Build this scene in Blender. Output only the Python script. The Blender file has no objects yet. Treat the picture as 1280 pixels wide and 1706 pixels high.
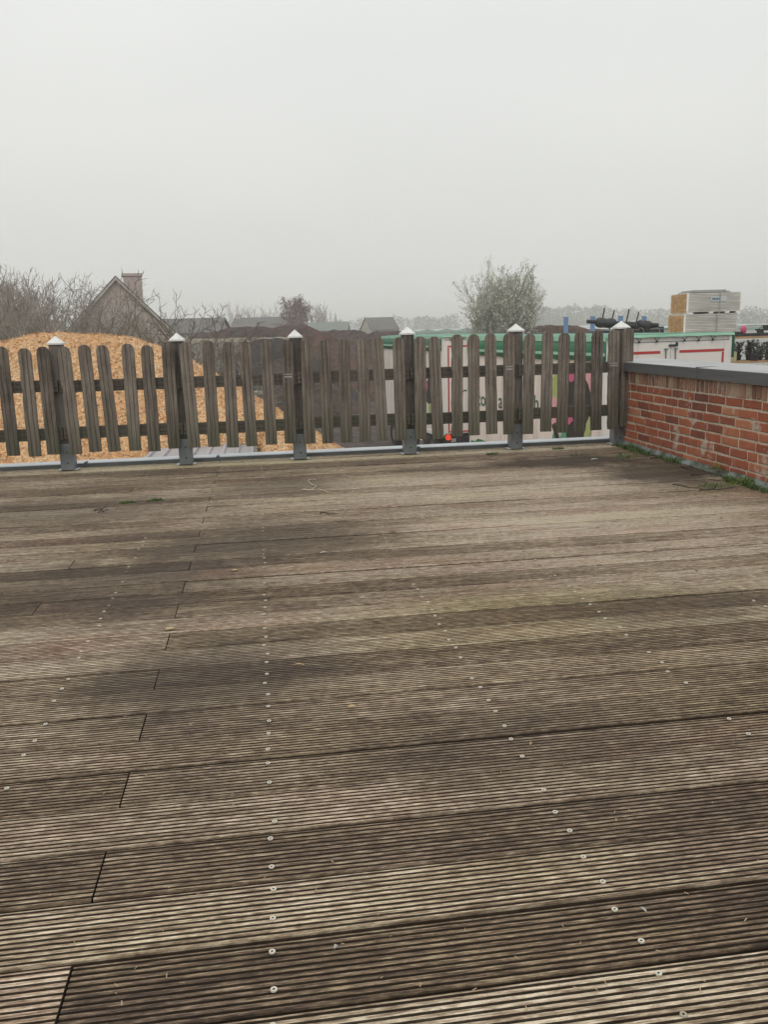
import bpy, math, random
import numpy as np
from mathutils import Vector, Matrix
random.seed(7); rng = np.random.default_rng(7)
sc = bpy.context.scene
C = sc.collection

# ------------------------------------------------------------------ camera
F, PITCH, ROLL, YAW, EYE = 1417.05, 0.2107, -0.0273, 0.1383, 0.9442
_cy, _sy = math.cos(YAW), math.sin(YAW)
FW = np.array([_sy*math.cos(PITCH), _cy*math.cos(PITCH), -math.sin(PITCH)])
_rt = np.array([_cy, -_sy, 0.0]); _up = np.cross(_rt, FW)
RT = _rt*math.cos(ROLL)+_up*math.sin(ROLL)
UP = -_rt*math.sin(ROLL)+_up*math.cos(ROLL)
cd = bpy.data.cameras.new('camera'); cam_o = bpy.data.objects.new('camera', cd); C.objects.link(cam_o)
cd.sensor_fit = 'VERTICAL'; cd.sensor_height = 24.0; cd.lens = F/1706*24.0
cd.clip_start = 0.05; cd.clip_end = 6000
M3 = Matrix(((RT[0], UP[0], -FW[0]), (RT[1], UP[1], -FW[1]), (RT[2], UP[2], -FW[2])))
cam_o.matrix_world = Matrix.Translation((0, 0, EYE)) @ M3.to_4x4()
sc.camera = cam_o
sc.cycles.volume_bounces = 4

# ------------------------------------------------------------------ sky, sun, exposure
w = bpy.data.worlds.new('World'); sc.world = w; w.use_nodes = True
nt = w.node_tree; nt.nodes.clear()
wo = nt.nodes.new('ShaderNodeOutputWorld'); bg = nt.nodes.new('ShaderNodeBackground')
sky = nt.nodes.new('ShaderNodeTexSky'); sky.sky_type = 'NISHITA'; sky.sun_disc = False
SUN_EL, SUN_AZ = math.radians(48), math.radians(200)
sky.sun_elevation = SUN_EL; sky.sun_rotation = SUN_AZ; sky.air_density = 1.6; sky.dust_density = 4
tc = nt.nodes.new('ShaderNodeTexCoord'); mp = nt.nodes.new('ShaderNodeMapping'); mp.inputs['Scale'].default_value = (1, 1, 2.6)
nz = nt.nodes.new('ShaderNodeTexNoise'); nz.inputs['Scale'].default_value = 1.7; nz.inputs['Detail'].default_value = 3; nz.inputs['Roughness'].default_value = .45
cr = nt.nodes.new('ShaderNodeValToRGB'); cr.color_ramp.elements[0].position = .3; cr.color_ramp.elements[1].position = .72
cr.color_ramp.elements[0].color = (6.5, 6.55, 6.42, 1); cr.color_ramp.elements[1].color = (7.2, 7.22, 7.0, 1)
mx = nt.nodes.new('ShaderNodeMix'); mx.data_type = 'RGBA'; mx.inputs[0].default_value = .96
nt.links.new(tc.outputs['Generated'], mp.inputs[0]); nt.links.new(mp.outputs[0], nz.inputs['Vector'])
nt.links.new(nz.outputs[0], cr.inputs[0])
sx = nt.nodes.new('ShaderNodeSeparateXYZ'); nt.links.new(tc.outputs['Generated'], sx.inputs[0])
er = nt.nodes.new('ShaderNodeValToRGB'); ee = er.color_ramp.elements; ee.new(.3); ee[0].position = 0; ee[1].position = .34; ee[2].position = 1
ee[0].color = (1.035, 1.035, 1.025, 1); ee[1].color = (1.24, 1.25, 1.25, 1); ee[2].color = (1.6, 1.6, 1.6, 1)
nt.links.new(sx.outputs[2], er.inputs[0]); ml = nt.nodes.new('ShaderNodeMix'); ml.data_type = 'RGBA'; ml.blend_type = 'MULTIPLY'; ml.inputs[0].default_value = 1
nt.links.new(cr.outputs[0], ml.inputs[6]); nt.links.new(er.outputs[0], ml.inputs[7])
nt.links.new(sky.outputs[0], mx.inputs[6]); nt.links.new(ml.outputs[2], mx.inputs[7])
nt.links.new(mx.outputs[2], bg.inputs['Color']); bg.inputs['Strength'].default_value = 0.1
nt.links.new(bg.outputs[0], wo.inputs[0])
sd = bpy.data.lights.new('sun', 'SUN'); sd.energy = 0.6; sd.angle = math.radians(40); sd.color = (1, .96, .9)
so = bpy.data.objects.new('sun', sd); C.objects.link(so)
so.rotation_euler = (math.pi/2-SUN_EL, 0, math.pi-SUN_AZ)
vs = sc.view_settings; vs.view_transform = 'Standard'; vs.look = 'None'; vs.gamma = 1; vs.exposure = 0

# ------------------------------------------------------------------ helpers
def ray(px, py):
    return FW+RT*(px-640)/F-UP*(py-853)/F
def at(px, py, Y):
    v = ray(px, py); return np.array([0, 0, EYE])+v*Y/v[1]
def camp(x, d, z=0.0):
    """x metres right, d metres ahead on the ground plan, z metres relative to the eye"""
    return np.array([x*_cy+d*_sy, -x*_sy+d*_cy, EYE+z])
GZ = -3.2      # yard level, terrace boards are z = 0
ORI = {}
def tag(o, label=None, cat=None, group=None, kind=None):
    if label: o['label'] = label
    if cat: o['category'] = cat
    if group: o['group'] = group
    if kind: o['kind'] = kind
    return o
def empty(name, loc, label, cat, group=None):
    o = bpy.data.objects.new(name, None); C.objects.link(o); o.location = tuple(loc); o.empty_display_size = .2
    ORI[o.name] = np.array(loc, float); return tag(o, label, cat, group)
class MB:
    def __init__(s): s.v = []; s.f = []; s.m = []; s.t = []; s.n = 0
    def add(s, vs_, fs, m=0, t=.5):
        b = s.n; s.v.extend([tuple(p) for p in vs_]); s.n += len(vs_)
        for f in fs: s.f.append(tuple(b+i for i in f)); s.m.append(m); s.t.append(t)
    def box(s, a, b, m=0, t=.5):
        x0, y0, z0 = a; x1, y1, z1 = b
        s.add([(x0,y0,z0),(x1,y0,z0),(x1,y1,z0),(x0,y1,z0),(x0,y0,z1),(x1,y0,z1),(x1,y1,z1),(x0,y1,z1)],
              [(0,3,2,1),(4,5,6,7),(0,1,5,4),(1,2,6,5),(2,3,7,6),(3,0,4,7)], m, t)
    def obox(s, o, u, v, w_, m=0, t=.5):
        o, u, v, w_ = [np.array(k, float) for k in (o, u, v, w_)]
        P = [o, o+u, o+u+v, o+v]; P += [p+w_ for p in P]
        fl = [(0,3,2,1),(4,5,6,7),(0,1,5,4),(1,2,6,5),(2,3,7,6),(3,0,4,7)]
        if np.dot(np.cross(u, v), w_) < 0: fl = [f[::-1] for f in fl]
        s.add(P, fl, m, t)
    def tube(s, pts, rad, n=5, m=0, t=.5, caps=True):
        pts = [np.array(p, float) for p in pts]; k = len(pts)
        if not hasattr(rad, '__len__'): rad = [rad]*k
        V = []; pa = None
        for i, p in enumerate(pts):
            d = pts[min(i+1, k-1)]-pts[max(i-1, 0)]; d = d/(np.linalg.norm(d)+1e-9)
            if pa is None:
                pa = np.cross(d, (0, 0, 1) if abs(d[2]) < .9 else (1, 0, 0))
            a = pa-d*np.dot(pa, d); a /= np.linalg.norm(a)+1e-9; pa = a; b = np.cross(d, a)
            for j in range(n):
                q = 2*math.pi*j/n; V.append(p+rad[i]*(a*math.cos(q)+b*math.sin(q)))
        fs = [(i*n+j, i*n+(j+1)%n, (i+1)*n+(j+1)%n, (i+1)*n+j) for i in range(k-1) for j in range(n)]
        if caps: fs += [tuple(range(n))[::-1], tuple((k-1)*n+j for j in range(n))]
        s.add(V, fs, m, t)
    def poly(s, pts, depth, m=0, t=.5):
        """flat outline pts (3D) extruded along depth vector"""
        P = [np.array(p, float) for p in pts]; n = len(P); d = np.array(depth, float)
        s.add(P+[p+d for p in P], [tuple(range(n)), tuple(range(2*n-1, n-1, -1))]+[(i, n+i, n+(i+1)%n, (i+1)%n) for i in range(n)], m, t)
    def build(s, name, mats, parent=None, loc=None, smooth=False):
        me = bpy.data.meshes.new(name); o = bpy.data.objects.new(name, me); C.objects.link(o)
        org = np.zeros(3)
        if parent is not None: org = ORI[parent.name]; o.parent = parent; ORI[o.name] = org
        elif loc is not None: org = np.array(loc, float); o.location = tuple(org); ORI[o.name] = org
        else: ORI[o.name] = org
        me.from_pydata([tuple(np.array(p)-org) for p in s.v], [], s.f)
        if not isinstance(mats, (list, tuple)): mats = [mats]
        for k in mats: me.materials.append(k)
        me.polygons.foreach_set('material_index', s.m)
        at_ = me.attributes.new('tone', 'FLOAT', 'FACE'); at_.data.foreach_set('value', s.t)
        if smooth: me.polygons.foreach_set('use_smooth', [True]*len(s.f))
        me.update(); return o
def copy_tree(o, off, parent=None):
    c = o.copy(); C.objects.link(c); c.parent = parent
    if parent is None: c.location = Vector(o.location)+Vector(off); ORI[c.name] = ORI[o.name]+np.array(off)
    else: ORI[c.name] = ORI[parent.name]
    for ch in list(o.children): copy_tree(ch, off, c)
    return c

# node helpers
def newmat(name):
    m = bpy.data.materials.new(name); m.use_nodes = True; t = m.node_tree
    b = t.nodes['Principled BSDF']; return m, t, b
def N(t, typ, **kw):
    n = t.nodes.new('ShaderNode'+typ)
    for k, v in kw.items():
        if k in n.inputs.keys() if isinstance(k, str) else False: n.inputs[k].default_value = v
        else: setattr(n, k, v)
    return n
def coord(t, scale=(1, 1, 1), which='Object'):
    a = N(t, 'TexCoord'); m = N(t, 'Mapping'); m.inputs['Scale'].default_value = scale
    t.links.new(a.outputs[which], m.inputs[0]); return m.outputs[0]
def noise(t, vec, scale, detail=4, rough=.55):
    n = N(t, 'TexNoise'); n.inputs['Scale'].default_value = scale; n.inputs['Detail'].default_value = detail
    n.inputs['Roughness'].default_value = rough; t.links.new(vec, n.inputs['Vector']); return n.outputs[0]
def ramp(t, fac, stops):
    r = N(t, 'ValToRGB'); e = r.color_ramp.elements
    while len(e) < len(stops): e.new(.5)
    for k, (p, c) in zip(e, stops): k.position = p; k.color = (*c, 1) if len(c) == 3 else c
    t.links.new(fac, r.inputs[0]); return r.outputs[0]
def mix(t, f, a, b, mode='MIX'):
    m = N(t, 'Mix'); m.data_type = 'RGBA'; m.blend_type = mode
    for i, v in ((0, f), (6, a), (7, b)):
        if hasattr(v, 'links') or hasattr(v, 'is_linked'): t.links.new(v, m.inputs[i])
        elif i == 0: m.inputs[0].default_value = v
        else: m.inputs[i].default_value = (*v, 1)
    return m.outputs[2]
def mth(t, op, a, b=0.0, c=None, clamp=False):
    m = N(t, 'Math'); m.operation = op; m.use_clamp = clamp
    for i, v in enumerate((a, b, c)):
        if v is None: continue
        if isinstance(v, (int, float)): m.inputs[i].default_value = v
        else: t.links.new(v, m.inputs[i])
    return m.outputs[0]
def bump(t, b, h, dist, strength=1.0):
    n = N(t, 'Bump'); n.inputs['Distance'].default_value = dist; n.inputs['Strength'].default_value = strength
    t.links.new(h, n.inputs['Height']); t.links.new(n.outputs[0], b.inputs['Normal'])
def simple(name, c1, c2=None, rough=.6, scale=6, metal=0, stretch=(1, 1, 1), bmp=0, tone=0, emit=0, contrast=(.3, .7), detail=5):
    m, t, b = newmat(name); b.inputs['Roughness'].default_value = rough; b.inputs['Metallic'].default_value = metal
    c2 = c2 or tuple(x*.75 for x in c1)
    v = coord(t, stretch); n = noise(t, v, scale, detail)
    col = ramp(t, n, [(contrast[0], c2), (contrast[1], c1)])
    if tone:
        a = N(t, 'Attribute'); a.attribute_name = 'tone'
        f = mth(t, 'MULTIPLY_ADD', a.outputs['Fac'], 2*tone, 1-tone)
        hs = N(t, 'HueSaturation'); t.links.new(f, hs.inputs['Value']); t.links.new(col, hs.inputs['Color']); col = hs.outputs[0]
    t.links.new(col, b.inputs['Base Color'])
    if bmp: bump(t, b, n, bmp)
    if emit:
        b.inputs['Emission Color'].default_value = (*c1, 1); b.inputs['Emission Strength'].default_value = emit
    return m

# ------------------------------------------------------------------ materials
def deck_material():
    m, t, b = newmat('weathered decking')
    tn = N(t, 'Attribute'); tn.attribute_name = 'tone'
    gv = N(t, 'Attribute'); gv.attribute_name = 'groove'
    bi = N(t, 'Attribute'); bi.attribute_name = 'board'
    cb = N(t, 'CombineXYZ'); t.links.new(mth(t, 'MULTIPLY', bi.outputs['Fac'], 91.0), cb.inputs[0]); t.links.new(mth(t, 'MULTIPLY', bi.outputs['Fac'], 37.0), cb.inputs[2])
    def shifted(v):
        a = N(t, 'VectorMath'); a.operation = 'ADD'; t.links.new(v, a.inputs[0]); t.links.new(cb.outputs[0], a.inputs[1]); return a.outputs[0]
    v0 = coord(t, (1, 1, 1)); vs1 = shifted(coord(t, (1.1, 30, 1))); vs2 = shifted(coord(t, (7, 130, 9))); vs3 = coord(t, (.5, 1.3, 1))
    crack = noise(t, shifted(coord(t, (2.2, 330, 9))), 1.0, 3, .6)
    streak = noise(t, vs1, 2.2, 6, .6); fine = noise(t, vs2, 1.5, 5, .65); blot = noise(t, coord(t, (.8, 2.2, 1)), 2.3, 6, .65); fibre = noise(t, shifted(coord(t, (38, 300, 30))), 1.0, 4, .7)
    spots = noise(t, v0, 26, 4, .6); big = noise(t, vs3, 1.1, 4, .6)
    s = mth(t, 'MULTIPLY_ADD', streak, .85, -.425)
    s = mth(t, 'ADD', s, mth(t, 'MULTIPLY_ADD', tn.outputs['Fac'], .95, .085))
    s = mth(t, 'ADD', s, mth(t, 'MULTIPLY_ADD', fine, 1.25, -.625))
    s = mth(t, 'ADD', s, mth(t, 'MULTIPLY_ADD', fibre, 1.6, -.8))
    s = mth(t, 'ADD', s, mth(t, 'MULTIPLY_ADD', blot, .55, -.275))
    s = mth(t, 'ADD', s, mth(t, 'MULTIPLY_ADD', spots, .5, -.25))
    s = mth(t, 'ADD', s, mth(t, 'MULTIPLY_ADD', big, .7, -.35), clamp=True)
    geo = N(t, 'TexCoord')
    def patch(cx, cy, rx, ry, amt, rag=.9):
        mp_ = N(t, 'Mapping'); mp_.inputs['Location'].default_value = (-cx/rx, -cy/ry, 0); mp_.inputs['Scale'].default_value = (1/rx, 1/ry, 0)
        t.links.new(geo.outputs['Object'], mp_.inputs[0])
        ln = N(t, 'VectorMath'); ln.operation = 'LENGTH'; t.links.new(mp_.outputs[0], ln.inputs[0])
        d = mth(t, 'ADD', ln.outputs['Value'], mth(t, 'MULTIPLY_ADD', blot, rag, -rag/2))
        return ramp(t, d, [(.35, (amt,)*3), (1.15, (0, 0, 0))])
    # bleached middle and right boards, with far grazing sky sheen also put into colour
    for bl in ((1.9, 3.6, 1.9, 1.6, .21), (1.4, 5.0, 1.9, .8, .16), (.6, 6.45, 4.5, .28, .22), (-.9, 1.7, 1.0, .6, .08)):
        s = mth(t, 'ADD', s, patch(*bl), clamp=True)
    col = ramp(t, s, [(0.0, (.038, .023, .014)), (.25, (.108, .071, .047)), (.5, (.245, .176, .120)), (.75, (.46, .360, .258)), (1.0, (.76, .65, .51))])
    # yellowish algae and reddish wood
    hueN = noise(t, shifted(coord(t, (.8, 2.4, 1))), 1.3, 5, .6)
    col = mix(t, ramp(t, hueN, [(.42, (0, 0, 0)), (.62, (.38, .38, .38))]), col, mix(t, 1.0, col, (1.0, .98, .74), 'MULTIPLY'))
    col = mix(t, ramp(t, hueN, [(.3, (.8, .8, .8)), (.46, (0, 0, 0))]), col, mix(t, 1.0, col, (1.0, .84, .78), 'MULTIPLY'))
    for bl in ((.9, 2.6, 1.0, .4, .45), (1.5, 1.9, .9, .3, .35), (-.3, 6.3, 2.4, .3, .35), (-1.4, 3.0, .7, .5, .35)):
        col = mix(t, patch(*bl), col, mix(t, 1.0, col, (.93, .96, .62), 'MULTIPLY'))
    def blob(cx, cy, rx, ry, amt):
        mp_ = N(t, 'Mapping'); mp_.inputs['Location'].default_value = (-cx/rx, -cy/ry, 0); mp_.inputs['Scale'].default_value = (1/rx, 1/ry, 0)
        t.links.new(geo.outputs['Object'], mp_.inputs[0])
        ln = N(t, 'VectorMath'); ln.operation = 'LENGTH'; t.links.new(mp_.outputs[0], ln.inputs[0])
        d = mth(t, 'ADD', ln.outputs['Value'], mth(t, 'MULTIPLY_ADD', noise(t, v0, 4.5, 6, .65), 1.3, -.65))
        return ramp(t, d, [(.45, (amt,)*3), (1.0, (0, 0, 0))])
    for bl in ((2.1, 5.75, .75, .34, .85), (2.5, 5.1, .50, .6, .8), (-1.1, 4.9, .95, .6, .5), (.1, 5.3, .55, .45, .5), (-.05, 3.9, .8, .5, .58), (-.7, 3.3, .75, .5, .52), (-.2, 2.3, .5, .34, .6), (.55, 1.75, .55, .25, .35), (1.35, 2.6, .5, .3, .35), (1.2, 5.7, .5, .16, .5), (-1.3, 2.6, .5, .4, .4)):
        col = mix(t, blob(*bl), col, (.052, .036, .027))
    col = mix(t, ramp(t, crack, [(.66, (0, 0, 0)), (.72, (.75,)*3)]), col, (.035, .025, .017))
    # dirt in the grooves; board sides in the gaps painted just as dark
    col = mix(t, mth(t, 'MULTIPLY', gv.outputs['Fac'], .93), col, (.026, .017, .010))
    t.links.new(col, b.inputs['Base Color'])
    b.inputs['Roughness'].default_value = .72
    rr = ramp(t, blot, [(.3, (.5,)*3), (.7, (.85,)*3)]); t.links.new(rr, b.inputs['Roughness'])
    b.inputs['Specular IOR Level'].default_value = .35
    bump(t, b, mth(t, 'ADD', fine, mth(t, 'MULTIPLY', fibre, .8)), .0022)
    return m
def wood_material(name, dark, mid, light, moss=.5):
    m, t, b = newmat(name)
    a = N(t, 'Attribute'); a.attribute_name = 'tone'
    oi = N(t, 'ObjectInfo')
    v = coord(t, (26, 26, 1.5)); 
    off = N(t, 'VectorMath'); off.operation = 'ADD'; t.links.new(v, off.inputs[0])
    cmb = N(t, 'CombineXYZ'); t.links.new(mth(t, 'MULTIPLY', oi.outputs['Random'], 57.0), cmb.inputs[0]); t.links.new(mth(t, 'MULTIPLY', oi.outputs['Random'], 31.0), cmb.inputs[2])
    t.links.new(cmb.outputs[0], off.inputs[1])
    n1 = noise(t, off.outputs[0], 2.2, 6, .65)
    v2 = coord(t, (1, 1, 1)); off2 = N(t, 'VectorMath'); off2.operation = 'ADD'; t.links.new(v2, off2.inputs[0]); t.links.new(cmb.outputs[0], off2.inputs[1])
    n2 = noise(t, off2.outputs[0], 6, 5, .6); n3 = noise(t, off2.outputs[0], 60, 4, .7)
    s = mth(t, 'ADD', n1, mth(t, 'MULTIPLY_ADD', n2, .5, -.25))
    s = mth(t, 'ADD', s, mth(t, 'MULTIPLY_ADD', n3, .35, -.175))
    s = mth(t, 'ADD', s, mth(t, 'MULTIPLY_ADD', oi.outputs['Random'], .22, -.11))
    col = ramp(t, s, [(.25, dark), (.5, mid), (.8, light)])
    # algae: more towards the foot of the timber
    tc_ = N(t, 'TexCoord'); sp = N(t, 'SeparateXYZ'); t.links.new(tc_.outputs['Object'], sp.inputs[0])
    h = ramp(t, mth(t, 'ADD', mth(t, 'MULTIPLY', sp.outputs[2], -1.5), mth(t, 'ADD', mth(t, 'ADD', n2, .14), mth(t, 'MULTIPLY', n3, .5))), [(.25, (0, 0, 0)), (.85, (moss,)*3)])
    col = mix(t, h, col, (.052, .062, .030))
    t.links.new(col, b.inputs['Base Color']); b.inputs['Roughness'].default_value = .85
    bump(t, b, mth(t, 'ADD', n1, mth(t, 'MULTIPLY', n3, .4)), .003)
    return m
def brick_material(name, stops, sc_=1.0, white=True):
    m, t, b = newmat(name)
    a = N(t, 'Attribute'); a.attribute_name = 'tone'
    v = coord(t); n1 = noise(t, v, 14*sc_, 6, .65); n2 = noise(t, v, 70*sc_, 5, .7); n3 = noise(t, v, 5.5*sc_, 6, .7)
    s = mth(t, 'ADD', a.outputs['Fac'], mth(t, 'MULTIPLY_ADD', n1, .5, -.25)); s = mth(t, 'ADD', s, mth(t, 'MULTIPLY_ADD', n2, .3, -.15), clamp=True)
    col = ramp(t, s, stops)
    if white:
        col = mix(t, ramp(t, n3, [(.57, (0, 0, 0)), (.635, (.9,)*3)]), col, mix(t, n2, (.30, .23, .18), (.62, .54, .47)))
    t.links.new(col, b.inputs['Base Color']); b.inputs['Roughness'].default_value = .9
    bump(t, b, mth(t, 'ADD', n1, mth(t, 'MULTIPLY', n2, .6)), .006)
    return m
def chips_material():
    m, t, b = newmat('fresh wood chips')
    v = coord(t); vo = N(t, 'TexVoronoi'); vo.inputs['Scale'].default_value = 38; t.links.new(v, vo.inputs['Vector'])
    vd = N(t, 'TexVoronoi'); vd.inputs['Scale'].default_value = 11; t.links.new(v, vd.inputs['Vector'])
    n = noise(t, v, .9, 4); n2 = noise(t, v, 60, 3)
    a = N(t, 'Attribute'); a.attribute_name = 'tone'
    sp = N(t, 'SeparateColor'); t.links.new(vo.outputs['Color'], sp.inputs[0])
    s = mth(t, 'ADD', mth(t, 'MULTIPLY', sp.outputs[0], .55), mth(t, 'MULTIPLY', n2, .35)); s = mth(t, 'ADD', s, mth(t, 'MULTIPLY_ADD', a.outputs['Fac'], .8, -.4))
    s = mth(t, 'ADD', s, mth(t, 'MULTIPLY_ADD', n, .5, -.17), clamp=True)
    col = ramp(t, s, [(.03, (.34, .13, .045)), (.27, (.78, .38, .15)), (.55, (.97, .58, .28)), (.9, (.98, .80, .54))])
    t.links.new(col, b.inputs['Base Color']); b.inputs['Roughness'].default_value = .9
    bump(t, b, mth(t, 'ADD', mth(t, 'MULTIPLY', vo.outputs['Distance'], 1.0), vd.outputs['Distance']), .05)
    return m
def soil_material(name, d, l):
    m, t, b = newmat(name); v = coord(t)
    n1 = noise(t, v, .6, 7, .75); n2 = noise(t, v, 3, 7, .8); n3 = noise(t, v, 18, 3, .7)
    s = mth(t, 'ADD', mth(t, 'MULTIPLY', n1, .5), mth(t, 'MULTIPLY', n2, .5))
    t.links.new(ramp(t, s, [(.43, d), (.57, l)]), b.inputs['Base Color']); b.inputs['Roughness'].default_value = .95
    bump(t, b, mth(t, 'ADD', n2, mth(t, 'MULTIPLY', n3, .4)), .8)
    return m
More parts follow.
